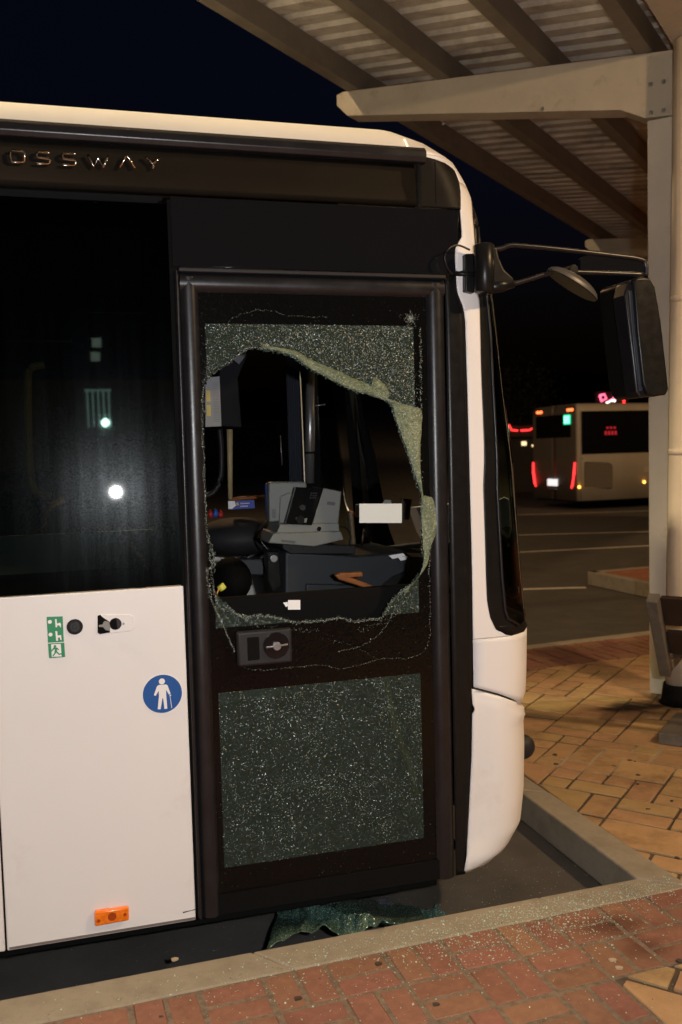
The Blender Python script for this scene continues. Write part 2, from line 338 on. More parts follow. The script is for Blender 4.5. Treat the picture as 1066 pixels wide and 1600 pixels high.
def add_spot(m, c, rad, col, stretch=(1, 1), power=.9, nscale=9):
    t = m.node_tree; N = t.nodes; Lk = t.links.new; b = N['Principled BSDF']; src = b.inputs['Base Color'].links[0].from_socket
    g = N.new('ShaderNodeNewGeometry'); su = N.new('ShaderNodeVectorMath'); su.operation = 'SUBTRACT'; su.inputs[1].default_value = (c[0], c[1], 0); Lk(g.outputs['Position'], su.inputs[0])
    mu = N.new('ShaderNodeVectorMath'); mu.operation = 'MULTIPLY'; mu.inputs[1].default_value = (1/stretch[0], 1/stretch[1], 0); Lk(su.outputs[0], mu.inputs[0])
    le = N.new('ShaderNodeVectorMath'); le.operation = 'LENGTH'; Lk(mu.outputs[0], le.inputs[0])
    n = N.new('ShaderNodeTexNoise'); n.inputs['Scale'].default_value = nscale; n.inputs['Detail'].default_value = 6; Lk(g.outputs['Position'], n.inputs['Vector'])
    ad = N.new('ShaderNodeMath'); ad.operation = 'MULTIPLY_ADD'; ad.inputs[1].default_value = rad*1.1; Lk(n.outputs['Fac'], ad.inputs[0]); Lk(le.outputs['Value'], ad.inputs[2])
    mr = N.new('ShaderNodeMapRange'); mr.inputs[1].default_value = rad*.75; mr.inputs[2].default_value = rad*1.5; mr.inputs[3].default_value = power; mr.inputs[4].default_value = 0; Lk(ad.outputs[0], mr.inputs[0])
    mx = N.new('ShaderNodeMix'); mx.data_type = 'RGBA'; Lk(mr.outputs[0], mx.inputs[0]); Lk(src, mx.inputs[6]); mx.inputs[7].default_value = (*col, 1); Lk(mx.outputs[2], b.inputs['Base Color'])
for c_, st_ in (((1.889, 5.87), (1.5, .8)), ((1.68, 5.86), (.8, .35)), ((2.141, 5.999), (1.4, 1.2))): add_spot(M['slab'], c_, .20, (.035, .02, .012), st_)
for c_, rd_ in (((1.545, 4.967), .30), ((1.227, 4.888), .22), ((1.714, 4.901), .22)): add_spot(M['mortar'], c_, rd_, (.38, .33, .26), (1.6, 1), 1)
add_spot(M['brick'], (0.9292, 3.182), .13, (.07, .028, .02), (1.8, .8), .7)  # soft shadow on the bricks, painted into their colour
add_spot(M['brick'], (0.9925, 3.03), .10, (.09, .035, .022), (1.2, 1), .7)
# ------------------------------------------------------------------ ground
road = MB(); road.poly([(-400, -400, -.15), (400, -400, -.15), (400, 400, -.15), (-400, 400, -.15)])
tag(road.build('road', M['asphalt'], recalc=False), kind='structure')
KA = .3245; K1 = Vector((math.cos(KA), math.sin(KA), 0)); K2 = Vector((math.sin(KA), -math.cos(KA), 0))   # along the kerb, towards the viewer
OR = Vector((-.2974, 2.918, 0)); MOD = .21                   # corner of the brick pattern, at the kerb's back
CORN = Vector((*(1.118, 3.536), 0)); ISL = Vector((*(0.8472, 4.474), 0)); ID = (ISL-CORN).normalized()
E0 = Vector((*(-1.117, 2.823), 0)); E1 = Vector((*(0.9287, 3.472), 0)); ED = (E1-E0).normalized()
FK0 = Vector((*(1.509, 7.823), 0)); FK1 = Vector((*(2.132, 8.067), 0)); FD = (FK1-FK0).normalized()
def meet(p, d, q, e):
    den = d.x*e.y-d.y*e.x; t = ((q.x-p.x)*e.y-(q.y-p.y)*e.x)/den; return p+d*t
CORN = meet(E0, ED, ISL, ID)
FC = meet(CORN, ID, FK0, FD)
Wl = -ED*8+E0; Er = FK0+FD*22
def p2(v): return (v.x, v.y)
IB = Vector((*(0.9674, 4.524), 0)); IB2 = Vector((*(1.285, 3.508), 0)); IBD = (IB2-IB).normalized()
nE = Vector((ED.y, -ED.x, 0))*.02; nI = Vector((-ID.y, ID.x, 0)); nI = (nI if nI.x > 0 else -nI)*.02; nF_ = Vector((FD.y, -FD.x, 0))*.02
pav = MB(); pav.slab([p2(Wl+nE), (Wl.x, -14), (Er.x, -14), p2(Er+nF_), p2(meet(FC+nF_, FD, CORN+nI, ID)), p2(meet(E0+nE, ED, CORN+nI, ID))], -.148, -.0095)
pavement = tag(pav.build('pavement', M['mortar']), kind='structure')
# kerb stones
BK = meet(OR, K1, CORN+Vector((.12, 0, 0)), ID)
def stone_row(a, b, ina, inb, n0, top=0.0, name='kerb_stone', parent=None, length=1.0, t0=0):
    d = (b-a); Ln = d.length; ts = [0]; t = n0
    while t < Ln-.15: ts.append(t); t += length
    ts.append(Ln)
    for i in range(len(ts)-1):
        g = .003
        f0, f1 = (ts[i]+g)/Ln, (ts[i+1]-g)/Ln
        m = MB(); m.slab([p2(a.lerp(b, f0)), p2(a.lerp(b, f1)), p2(ina.lerp(inb, f1)), p2(ina.lerp(inb, f0))], -.146, top+random.uniform(-.002, .002))
        m.build(name, M['concrete'], parent, bevel=.008)
kerb = tag(empty('kerb', (0, 0, 0)), kind='structure')
joint = (Vector((*(-0.34, 3.054), 0))-E0).dot(ED)
nbk0 = meet(OR, K1, E0-ED*4, Vector((-ED.y, ED.x, 0)))
nbk1 = meet(OR, K1, CORN+ED*.22, Vector((-ED.y, ED.x, 0)))
stone_row(E0-ED*4, CORN, nbk0, meet(IB, IBD, OR, K1), (4+joint) % 1.1, parent=kerb, length=1.1)
ibc = meet(IB, IBD, OR, K1)
nrm = Vector((ID.y, -ID.x, 0))
if nrm.x < 0: nrm = -nrm
stone_row(CORN, FC, ibc-ID*0, meet(IB, -IBD, FC+FD*.13, FD), 1.02, parent=kerb)
NF = Vector((FD.y, -FD.x, 0))*.12
stone_row(FC, FC+FD*12, FC+NF+FD*.05, FC+NF+FD*12, 1.0, parent=kerb)

# brick and slab meshes
def brick_mesh(name, pts, mt, h=.03, bev=.004):
    m = MB(); m.slab(pts, -h, 0); me = m.build(name, mt, None, bevel=bev, seg=1)
    return me
proto = brick_mesh('brick', [(-.0955, -.0455), (.0955, -.0455), (.0955, .0455), (-.0955, .0455)], M['brick'])
bricks = []
def lay_brick(pos, ang):
    if not bricks: o = proto
    else: o = proto.copy(); COL.objects.link(o)
    bricks.append(o); o.parent = pavement
    o.location = (pos.x+random.uniform(-.002, .002), pos.y+random.uniform(-.002, .002), random.uniform(-.004, .001))
    o.rotation_euler = (random.uniform(-.01, .01), random.uniform(-.01, .01), ang+random.uniform(-.012, .012))
def module(i, j, org, a1, a2, ang):
    c = org+a1*MOD*(i+.5)+a2*MOD*(j+.5)
    if (i+j) % 2 == 0:
        for k in (-1, 1): lay_brick(c+a1*k*MOD/4, ang+PI/2)
    else:
        for k in (-1, 1): lay_brick(c+a2*k*MOD/4, ang)
for i in range(-6, 13):
    for j in range(0, 6):
        if j >= 2 and i >= 5: continue
        if j >= 4 and (i < -5): continue
        module(i, j, OR, K1, K2, KA)
FI = FK0-FD*.2+NF
for i in range(-3, 10):
    for j in range(0, 3): module(i, j, FI, FD, NF.normalized(), math.atan2(FD.y, FD.x))
q = [OR-K1*2, OR+K1*13, OR+K1*13+K2*MOD*2, OR+K1*MOD*5+K2*MOD*2, OR+K1*MOD*5+K2*MOD*6, OR-K1*2+K2*MOD*6]
sh = MB(); sh.slab([p2(a) for a in q], -.0092, -.0052); sh.build('joint_sand', mat('pale_joint_sand', (.165, .125, .09), .95, noise=.4, nscale=40, bump=.6, bscale=300), pavement)
# yellow ashlar slabs
A1 = Vector((math.cos(math.radians(-31.9)), math.sin(math.radians(-31.9)), 0)); A2 = Vector((-A1.y, A1.x, 0))
def clip(poly, p, n):
    out = []
    for i in range(len(poly)):
        a, b = poly[i], poly[(i+1) % len(poly)]; da, db = (a-p).dot(n), (b-p).dot(n)
        if da >= 0: out.append(a)
        if da*db < 0: out.append(a.lerp(b, da/(da-db)))
    return out
nK2 = -K2; nIB = Vector((ID.y, -ID.x, 0)); nIB = nIB if nIB.x > 0 else -nIB
regions = [([(OR, nK2), (IB+nIB*.004, nIB), (FI+NF*.0+NF.normalized()*(3*MOD+.01), NF.normalized()), (Vector((2.75, 0, 0)), Vector((-1, .16, 0)))], 1),
           ([(OR+K2*MOD*2, K2), (OR+K1*MOD*5, K1), (OR+K2*MOD*5.5, -K2), (OR+K1*MOD*9, -K1)], 2)]
U = .138; occ = {}; slabs = 0
random.seed(21)
for v in range(-10, 40):
    for u in range(-50, 30):
        if (u, v) in occ: continue
        sizes = [(2, 1), (1, 1), (2, 2), (1, 2), (2, 1), (2, 2), (3, 2), (1, 1), (2, 1)]; random.shuffle(sizes)
        for a, b in sizes+[(1, 1)]:
            if all((u+x, v+y) not in occ for x in range(a) for y in range(b)): break
        for x in range(a):
            for y in range(b): occ[(u+x, v+y)] = 1
        base = Vector((.6, 4.0, 0)); g = .007
        g2 = .011
        sq = [base+A1*(u*U+g)+A2*(v*U+g2), base+A1*((u+a)*U-g)+A2*(v*U+g2), base+A1*((u+a)*U-g)+A2*((v+b)*U-g2), base+A1*(u*U+g)+A2*((v+b)*U-g2)]
        sq = [q+Vector((random.uniform(-.003, .003), random.uniform(-.003, .003), 0)) for q in sq]
        for cl, _ in regions:
            pl = sq
            for p, n in cl:
                pl = clip(pl, p+n*.004, n)
                if len(pl) < 3: break
            if len(pl) < 3: continue
            ar = abs(sum(pl[k].x*pl[(k+1) % len(pl)].y-pl[(k+1) % len(pl)].x*pl[k].y for k in range(len(pl))))/2
            if ar < .0012: continue
            c = sum(pl, Vector())/len(pl)
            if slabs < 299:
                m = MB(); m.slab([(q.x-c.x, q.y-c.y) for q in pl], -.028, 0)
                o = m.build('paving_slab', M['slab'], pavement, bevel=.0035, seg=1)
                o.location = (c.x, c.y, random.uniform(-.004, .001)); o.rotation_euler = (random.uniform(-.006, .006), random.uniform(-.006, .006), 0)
                slabs += 1
random.seed(5)
# paving outside the picture: brick pattern left to the material
def brick_tex(name, c1, c2, sc, ang):
    m = D.materials.new(name); m.use_nodes = True; t = m.node_tree; N = t.nodes; Lk = t.links.new; b = N['Principled BSDF']; b.inputs['Roughness'].default_value = .85
    tc = N.new('ShaderNodeTexCoord'); mp = N.new('ShaderNodeMapping'); mp.inputs['Rotation'].default_value = (0, 0, ang); Lk(tc.outputs['Object'], mp.inputs[0])
    br = N.new('ShaderNodeTexBrick'); br.inputs['Scale'].default_value = 1; br.inputs['Brick Width'].default_value = sc*2; br.inputs['Row Height'].default_value = sc; br.inputs['Mortar Size'].default_value = .005
    br.inputs['Color1'].default_value = (*c1, 1); br.inputs['Color2'].default_value = (*c2, 1); br.inputs['Mortar'].default_value = (.1, .08, .05, 1); Lk(mp.outputs[0], br.inputs['Vector'])
    Lk(br.outputs['Color'], b.inputs['Base Color']); return m
red_tex = brick_tex('far_red_paving', (.30, .10, .05), (.36, .13, .07), .1, -KA); yel_tex = brick_tex('far_yellow_paving', (.38, .19, .06), (.42, .22, .08), .28, .55)
q = [OR+K2*MOD*6.02-K1*8, OR+K2*MOD*6.02+K1*1.05, OR+K2*14+K1*1.05, OR+K2*14-K1*8]
sh = MB(); sh.slab([p2(a) for a in q], -.009, -.002); sh.build('outer_paving', red_tex, pavement)
q = [OR+K2*MOD*5.55+K1*1.06, OR+K2*MOD*5.55+K1*1.95, OR+K2*MOD*2.03+K1*1.95, OR+K2*MOD*2.03+K1*12, OR+K2*14+K1*12, OR+K2*14+K1*1.06]
sh = MB(); sh.slab([p2(a) for a in q], -.009, -.002); sh.build('outer_paving', yel_tex, pavement)
sh = MB(); a = FI+FD*2.8+NF.normalized()*.66
sh.slab([(3.42, 4.3), (2.76, .0+4.3), (12, 7.2), (20, 12.5), p2(FI+FD*16+NF.normalized()*.66), (3.85, 8.2)], -.009, -.002); sh.build('outer_paving', yel_tex, pavement)

# dark oil-like stain beside the downpipe: flat spill on the slabs
# painted road lines
for nm, a, b, wd in (('road_line', (2.212, 19.25), (7.814, 19.25), .10), ('road_line', (1.817, 15.86), (6.847, 16.87), .10),
                 ('road_line', (0.8563, 11.88), (3.14, 11.92), .10), ('road_line', (2.861, 24.81), (10.26, 25.28), .07)):
    a, b = Vector((*a, 0)), Vector((*b, 0)); d = (b-a).normalized(); n = Vector((-d.y, d.x, 0))*wd/2
    m = MB(); m.slab([p2(a-n), p2(b-n), p2(b+n), p2(a+n)], -.149, -.146)
    tag(m.build(nm, M['line']), kind='structure')
# the next platform island
I0 = Vector((*(3.22, 12.13), 0)); I1 = Vector((*(3.658, 10.87), 0)); I2 = Vector((*(4.171, 12.4), 0))
dI = (I1-I0).normalized(); eI = FD
isl = MB(); isl.slab([p2(I0+(dI+eI)*.03), p2(I0+dI*9+eI*.03), p2(I0+dI*9+eI*14), p2(I0+eI*14+dI*.03)], -.148, .012)
island = tag(isl.build('far_pavement', M['mortar']), kind='structure')
t = .13; ins_ = [I0+(dI+eI).normalized()*.2, I0+dI*9]
for a, b in ((I0, I0+dI*9), (I0+eI*14, I0)):
    d = (b-a).normalized(); nn = Vector((-d.y, d.x, 0)); Ln = (b-a).length; k = 0
    while k < Ln-.02:
        m = MB(); m.slab([p2(a+d*(k+.004)), p2(a+d*min(k+.996, Ln)), p2(a+d*min(k+.996, Ln)+nn*t), p2(a+d*(k+.004)+nn*t)], -.147, .032); m.build('kerb_stone', M['concrete'], island, bevel=.008, seg=1); k += 1
sh = MB(); z = .14; sh.slab([p2(I0+(dI+eI)*z), p2(I0+dI*8.9+eI*z), p2(I0+dI*8.9+eI*13.8), p2(I0+dI*z+eI*13.8)], .013, .028); sh.build('brick_paving', red_tex, island)

# ------------------------------------------------------------------ the bus
BUS = empty('city_bus', BN*3.1+Vector((0, 0, -.15)), BTH, label='white city bus with smashed front door glass beside the kerb', cat='bus')
OFF = (0, 0, .15)
def bp(m, name, mt, parent=BUS, **k):
    return m.build(name, mt, parent, loc=OFF if parent is BUS else None, **k)
ZT = [.10,.14,.18,.25,.37,.55,.735,.74,.82,1.01,1.22,1.647,1.927,2.248,2.383,2.517,2.606,2.671,2.734,2.79,2.84,2.87,2.90,2.93]
SP = [1.40,1.46,1.515,1.56,1.575,1.58,1.575,1.592,1.597,1.602,1.582,1.551,1.517,1.484,1.454,1.426,1.403,1.372,1.330,1.27,1.20,1.12,.95,.5]
ZI = [2.73,2.79,2.84,2.87,2.90,2.93]; II = [0,.05,.12,.25,.5,1.0]
CA, CB = .22, .35
CMAX = .3*PI/2
def s0f(z): return interp(z, ZT, SP)-.104
def nose(c, z, off=0.0):
    s = s0f(z); i = interp(z, ZI, II) if z > 2.73 else 0.0
    if c < 0: return (s+c, i-off, z)
    th = c/.3
    if th < PI/2:
        n = Vector((CB*math.sin(th), -CA*math.cos(th))).normalized()
        return (s+CA*math.sin(th)+off*n.x, i+CB*(1-math.cos(th))+off*n.y, z)
    r = c-CMAX; wd = max(1.25-i-CB, .01); f = min(r/wd, 1)
    return (s+CA+off+.07*(1-(1-f)**2), i+CB+r, z)
def cend(z): return CMAX+max(1.25-(interp(z, ZI, II) if z > 2.73 else 0)-CB, .01)
def mirror_side(m):                 # far half of the body, mirrored about the centre line o = 1.25
    n = len(m.v); m.v += [(a, 2.5-b, c) for a, b, c in m.v]; m.f += [tuple(n+i for i in f[::-1]) for f in m.f]; m.sm += m.sm; return m
def band(zs, cl, cr, nc=14, off=0.0, mir=True):
    m = MB(); rows = []
    for z in zs:
        a, b = cl(z), cr(z); rows.append([nose(a+(b-a)*k/nc, z, off) for k in range(nc+1)])
    m.grid(rows); return mirror_side(m) if mir else m
wl = [(-0.007035, 2.713), (0.07794, 2.708), (0.1396, 2.69), (0.1278, 2.646), (0.06924, 2.539), (0.04614, 2.449), (-0.000793, 2.413), (-0.01098, 2.38), (-0.03341, 2.256), (-0.01652, 2.2), (-0.01458, 2.155), (-0.05943, 1.698), (-0.09172, 1.232), (-0.1098, 0.8169)]
wr = [(0.2453, 2.65), (0.1613, 2.53), (0.1192, 2.411), (0.06188, 2.259), (0.07393, 2.226), (0.04168, 2.019), (-0.01914, 1.557), (-0.03049, 1.346), (-0.04391, 1.133), (-0.03783, 1.073), (-0.0199, 1.026), (0.02435, 1.004), (0.06535, 0.9974)]
wg = [(0.2453, 2.61), (0.1437, 2.414), (0.1256, 2.264), (0.1209, 2.114), (0.04604, 1.555), (0.03248, 1.224), (0.03116, 1.075), (0.06258, 1.044), (0.1206, 1.032)]
wlz, wls = [a[1] for a in wl], [a[0]+s0f(a[1]) for a in wl]
def cl_white(z):
    if z > wlz[0]: return 1.15-s0f(z)
    return interp(z, wlz, wls)-s0f(z)
ZG = wr[0][1]; ZB = wr[-1][1]
wrz, wrc = [a[1] for a in wr], [a[0] for a in wr]; wgz, wgc = [a[1] for a in wg], [a[0] for a in wg]
def cr_white(z): return cend(z) if (z >= ZG or z <= ZB) else interp(z, wrz, wrc)
def cr_black(z): return cend(z) if (z <= wgz[-1] or z >= ZG-.14) else interp(z, wgz, wgc)
def zr(a, b, st): n = max(2, int(abs(b-a)/st)); return [a+(b-a)*k/n for k in range(n+1)]
SEAM = wlz[-1]
def ztop(c): return SEAM-.004-max(0, c+.11)*.34
# white corner pillar that rises from the bumper and bends into the roof
pil = MB(); rows = []
for g in range(13):
    row = []
    for k in range(31):
        zz = SEAM+(ZB-SEAM)*g/12; c0 = cl_white(zz); c = c0+(cend(zz)-c0)*k/30; zt_ = ztop(min(c, .3))+.008
        row.append(nose(c, zt_+(ZB-.0005-zt_)*g/12))
    rows.append(row)
pil.grid(rows); mirror_side(pil)
pil2 = band(zr(ZB+.0005, 1.10, .004)+zr(1.10, ZG-.001, .02)[1:], cl_white, cr_white, 10)
pil3 = band(zr(ZG, wlz[0]-.0005, .01)+zr(wlz[0]+.0005, 2.728, .008), cl_white, cr_white, 30)
for q in (pil2, pil3): pil.add(q.v, q.f, True)
bp(pil, 'corner_pillar', M['white'], recalc=False, solid=.004)
lin = band(zr(.86, 2.60, .05), lambda z: max(cl_white(z), -.12), lambda z: cr_black(z) if 1.1 < z < 2.45 else cr_white(1.15)+.06, 10, off=-.02, mir=False)
bp(lin, 'pillar_lining', M['matt_black'], recalc=False)
far_ = MB(); far_.v = [(a, 2.5-b, c) for a, b, c in lin.v]; far_.f = lin.f[:]; far_.sm = lin.sm[:]; bp(far_, 'pillar_lining', M['matt_black'], recalc=False)
blk = band(zr(ZB+.001, 1.12, .004)+zr(1.12, ZG-.001, .02)[1:], lambda z: cr_white(z), cr_black, 12, off=.0015)
bp(blk, 'windscreen_surround', M['satin_black'], recalc=False, solid=.004)
gl = band(zr(wgz[-1]+.001, 1.12, .006)+zr(1.12, ZG-.141, .03)[1:], cr_black, cend, 26, off=.001)
bp(gl, 'windscreen', M['screen_glass'], recalc=False)
# rubber lip round the windscreen's edge
lip = [Vector(nose(interp(z, wgz, wgc), z, .006)) for z in zr(ZG-.15, wgz[-1]+.002, .03)]
bp(MB().tube(lip, .006, 8), 'windscreen_edge', M['rubber'])
# lower bumper: its top edge falls a little towards the nose
btm = [(0.01141, 0.1217), (0.07119, 0.1267), (0.1437, 0.1346), (0.1503, 0.1718), (0.2007, 0.1859)]
blx = [(-0.1148, 0.8127), (-0.1048, 0.5663), (-0.1095, 0.2784), (0.01141, 0.1217)]
blz, bls = [a[1] for a in blx], [a[0]+s0f(a[1]) for a in blx]
bc, bz_ = [a[0] for a in btm], [a[1] for a in btm]
def zbot(c): return .125 if c < 0 else interp(c, [0, .1, .2, .3, CMAX], [.125, .125, .13, .14, .15])
bum = MB(); rows = []
for k in range(40):
    f = k/39; row = []
    c0 = interp(.8-f*.67, blz, bls)-s0f(.8-f*.67)
    for j in range(41):
        c = c0+(cend(.5)-c0)*(j/40)**1.4
        zt, zb = ztop(min(c, .3)), zbot(c); z = zt+(zb-zt)*f
        oo = .013 if c > -.02 else max(0.001, .013+(c+.02)*.14)
        if f > .93: oo -= (f-.93)*.25
        if f < .03: oo -= .006
        row.append(nose(c, z, oo if z > .66 else max(oo-.014*min(1, max(0, (c-.02)/.2)), .002 if c > .1 else oo-.004)))
    rows.append(row)
bum.grid(rows); mirror_side(bum)
bumper = bp(bum, 'bumper', M['white'], recalc=False, solid=.006)
lid = MB(); lid.grid([[nose(c, ztop(min(c, .3)), o_) for c in [-.1+.02*k for k in range(60)]] for o_ in (-.02, .006)])
lid.build('bumper_lip', M['white'], bumper)
hl = (1.697, 0.22, 0.4955)
fog = MB()
for k in range(7):
    pass
rr = [.0, .026, .042, .050, .052]; xs = [.05, .045, .03, .01, -.04]
fog.grid([[(hl[0]-.01+xs[i], hl[1]+rr[i]*math.cos(2*PI*k/20), hl[2]+rr[i]*math.sin(2*PI*k/20)) for k in range(21)] for i in range(5)])
bp(fog, 'fog_lamp', M['dark_grey'])
# roof shell
roof = MB(); zs = [2.727, 2.745, 2.765, 2.79, 2.815, 2.84, 2.855, 2.87, 2.885, 2.90, 2.93]
rows = []
for z in zs:
    cs = [-9-s0f(z)]+[x-s0f(z) for x in (-6, -3, -1, 0, .5, .8, .9) if x < s0f(z)-.1]
    cs = [-9-s0f(z)+(s0f(z)+9+.0)*k/30 for k in range(30)]+[cend(z)*k/30 for k in range(31)]
    rows.append([nose(c, z) for c in cs])
roof.grid(rows); mirror_side(roof)
roof_o = bp(roof, 'roof', M['cream'], recalc=False, solid=.003)  # 'cream' is white roof paint with the lamps' warm tint in its colour
cap = MB(); cap.box(-9, .2, .95, 1.55, 2.925, 2.931); cap.build('roof_centre', M['cream'], roof_o)
# raised joint where the moulded front cap meets the roof skin
jn = [Vector(nose(1.178-s0f(z), z, .004)) for z in zr(2.727, 2.787, .01)]
MB().tube(jn, .006, 6).build('roof_joint', M['cream'], roof_o)

# side wall below and above the glass (plane o = 0)
def rect(name, a, b, c, d, mt, o0=0.0, o1=.03, parent=BUS, bevel=.002, **k):
    m = MB(); m.prism([a, b, c, d], o0, o1); return bp(m, name, mt, parent, bevel=bevel, **k)
SX = (0.3343, 1.261); SB = (0.3457, 0.1071)
xp = (SX[0]+SB[0])/2
z_sill = 1.264; z_skirt = .113
seam = ((-0.2695, 0.1116)[0]+(-0.2736, 0.4357)[0])/2
white1 = rect('side_panel', (seam+.003, z_sill), (xp, z_sill), (xp, z_skirt), (seam+.003, z_skirt), M['white'], bevel=.004)
rect('side_panel', (-2.2, z_sill), (seam-.003, z_sill), (seam-.003, z_skirt), (-2.2, z_skirt), M['white'], bevel=.004)
rect('side_panel', (-9, z_sill), (-2.206, z_sill), (-2.206, .3), (-9, .3), M['white'], bevel=.004)
MB().box(seam-.005, seam+.005, .012, .028, z_skirt+.003, z_sill-.003).build('panel_gap', M['matt_black'], white1)
trim = MB(); trim.box(seam+.01, xp-.002, -.0015, -.0002, z_skirt+.004, z_skirt+.012); trim.build('skirt_edge', M['steel'], white1)
scr = MB(); scr.prism([(0.2973, 0.149), (0.3277, 0.1507), (0.3408, 0.153), (0.3407, 0.1497), (0.3189, 0.1477), (0.2971, 0.1446)], -.0006, .0); scr.build('scratch', M['dark_grey'], white1)
# big side window
xw = ((0.3491, 2.548)[0]+(0.3323, 1.266)[0])/2
pane = MB(); ln_ = .045                      # the pane leans in a little towards its top
def lean(z): return .003+(z-z_sill)*ln_
pane.add([(x, lean(z)+o, z) for o in (0, .006) for x, z in ((-1.9, 2.53), (xw-.004, 2.53), (xw-.004, z_sill+.004), (-1.9, z_sill+.004))], [(0,1,2,3),(7,6,5,4),(0,4,5,1),(1,5,6,2),(2,6,7,3),(3,7,4,0)])
win = bp(pane, 'side_window', M['clear_glass'])
fr = MB()
for a in ((-1.9, xw-.004, 2.45, 2.532), (-1.9, xw-.004, z_sill+.003, z_sill+.07), (xw-.09, xw-.004, z_sill+.07, 2.45)):
    fr.add([(x, lean(z)+o, z) for o in (.0065, .010) for x, z in ((a[0], a[3]), (a[1], a[3]), (a[1], a[2]), (a[0], a[2]))], [(0,1,2,3),(7,6,5,4),(0,4,5,1),(1,5,6,2),(2,6,7,3),(3,7,4,0)])
fr.build('window_print', M['matt_black'], win)
for k in range(4):
    x1 = -1.93-k*1.75; x0 = x1-1.72
    pane = MB(); pane.prism([(x0, 2.53), (x1, 2.53), (x1, z_sill+.004), (x0, z_sill+.004)], .003, .009); bp(pane, 'side_window', M['clear_glass'])
for k in range(5):
    x1 = xw-k*1.75-.3; pane = MB(); pane.prism([(x1-1.7, 2.53), (x1, 2.53), (x1, z_sill+.004), (x1-1.7, z_sill+.004)], 2.49, 2.496); bp(pane, 'side_window', M['clear_glass'])
bp(MB().box(-9, 1.3, 2.47, 2.5, .12, z_sill), 'far_side_panel', M['white'])
bp(MB().box(-9, 1.2, 2.45, 2.5, 2.53, 2.74), 'far_cant_panel', M['gloss_black'])
for k in range(5): bp(MB().box(xw-k*1.75-.31, xw-k*1.75-.22, 2.44, 2.488, z_sill, 2.53), 'window_pillar', M['interior'])
# black cant panel with a lip at its lower edge
zc0, zc1 = 2.548, 2.70
def cant(x0, x1, name, lipd=.016):
    m = MB(); prof = [(zc1, .004), (2.66, -.002), (2.61, -.006), (zc0+.016, -lipd), (zc0+.006, -lipd), (zc0, -lipd+.008), (zc0-.004, .006)]
    n = 2 if x1-x0 < 4 else 2
    m.grid([[(x, o, z) for x in (x0, x1)] for z, o in prof]); return bp(m, name, M['cant'], recalc=False, solid=.002)
xc = ((1.196, 2.547)[0]+(1.194, 2.678)[0])/2
cant(-9, xc-.002, 'cant_panel'); 
ccap = MB(); s_hi = (1.355, 2.554)[0]
rows = []
for z in zr(zc0-.004, wlz[0]+.004, .006):
    e = interp(z, wlz, wls)-.003-s0f(z); st_ = xc+.002-s0f(z)
    rows.append([nose(st_+(e-st_)*k/10, z, .004) for k in range(11)])
ccap.grid(rows); bp(ccap, 'cant_panel_end', M['cant'], recalc=False, solid=.004)
bp(MB().box(xc+.072, xc+.075, -.0065, -.002, zc0+.01, 2.70), 'panel_joint', M['matt_black'])
# drip rail
zr0 = (-0.1671, 2.723)[1]; zr1 = (1.211, 2.712)[1]
rail = MB(); xr = (1.225, 2.696)[0]
prof = [(.0, 2.745), (-.018, 2.742), (-.034, 2.728), (-.036, 2.706), (-.026, 2.690), (.0, 2.688)]
rail.grid([[(x, o, z) for x in (-9, xr)] for o, z in prof]+[[(x, prof[0][0], prof[0][1]) for x in (-9, xr)]], smooth=False)
rail.poly([(xr, o, z) for o, z in prof]); bp(rail, 'drip_rail', M['rubber'], bevel=.003)
# chrome letters on the cant panel
letters = {'O': [[(0,.15),(.15,0),(.85,0),(1,.15),(1,.85),(.85,1),(.15,1),(0,.85),(0,.15)]],
 'S': [[(1,.95),(.9,1),(.12,1),(0,.88),(0,.64),(.12,.52),(.88,.48),(1,.36),(1,.12),(.88,0),(.05,0),(0,.06)]],
 'W': [[(0,1),(.27,0),(.5,.75),(.73,0),(1,1)]], 'A': [[(0,0),(.42,1),(.58,1),(1,0)]], 'Y': [[(0,1),(.5,.42),(1,1)],[(.5,.42),(.5,0)]]}
for ch, x0, x1, y in (('O',17,40,248),('S',59,78,249.5),('S',98,118,251.5),('W',138,170,254),('A',187,210,256),('Y',228,248,257)):
    pass
LT = [('O', (-0.1406, 2.613), (-0.09761, 2.648)), ('S', (-0.06324, 2.613), (-0.02351, 2.649)), ('S', (0.0133, 2.613), (0.0536, 2.65)), ('W', (0.09101, 2.614), (0.1535, 2.65)), ('A', (0.1879, 2.616), (0.2353, 2.652)), ('Y', (0.2702, 2.618), (0.3143, 2.654))]
for ch, a, b in LT:
    m = MB()
    for st in letters[ch]:
        pts = [(a[0]+(b[0]-a[0])*u, -.016-.0, a[1]+(b[1]-a[1])*v) for u, v in st]
        cl_ = ch == 'O'
        if cl_: pts = pts[:-1]
        m.tube(pts, .0042, 8, closed=cl_, flat=1.0)
    bp(m, 'letter', M['chrome'])
# header panel above the door and black pillar beside it
zd_top = (0.3546, 2.311)[1]; xd0 = (0.3545, 2.307)[0]
rect('header_panel', (xw+.004, zc0-.008), ((1.362, 2.515)[0]-.002, zc0-.008), ((1.343, 2.413)[0], zd_top+.004), (xw+.004, zd_top+.004), M['gloss_black'], .001, .02)
# door opening frame
bp(MB().box(xw-.006, xp+.03, .012, .03, .13, 2.53), 'door_post', M['matt_black'])
xf0 = xp+.004; xf1 = (1.297, 1.7)[0]
dr_z0, dr_z1 = .118, zd_top
pb = MB(); rows = []
for z in zr(.12, dr_z1-.002, .03):
    zc = 0; fb_ = min(1, max(0, (z-SEAM+.01)/.12)); e = interp(z, wlz, wls)*fb_+interp(z, blz, bls)*(1-fb_)-.003
    rows.append([(xf1+.003+(e-xf1-.003)*k/4, .001, z) for k in range(5)])
pb.grid(rows); bp(pb, 'door_pillar', M['satin_black'], recalc=False, solid=.004)
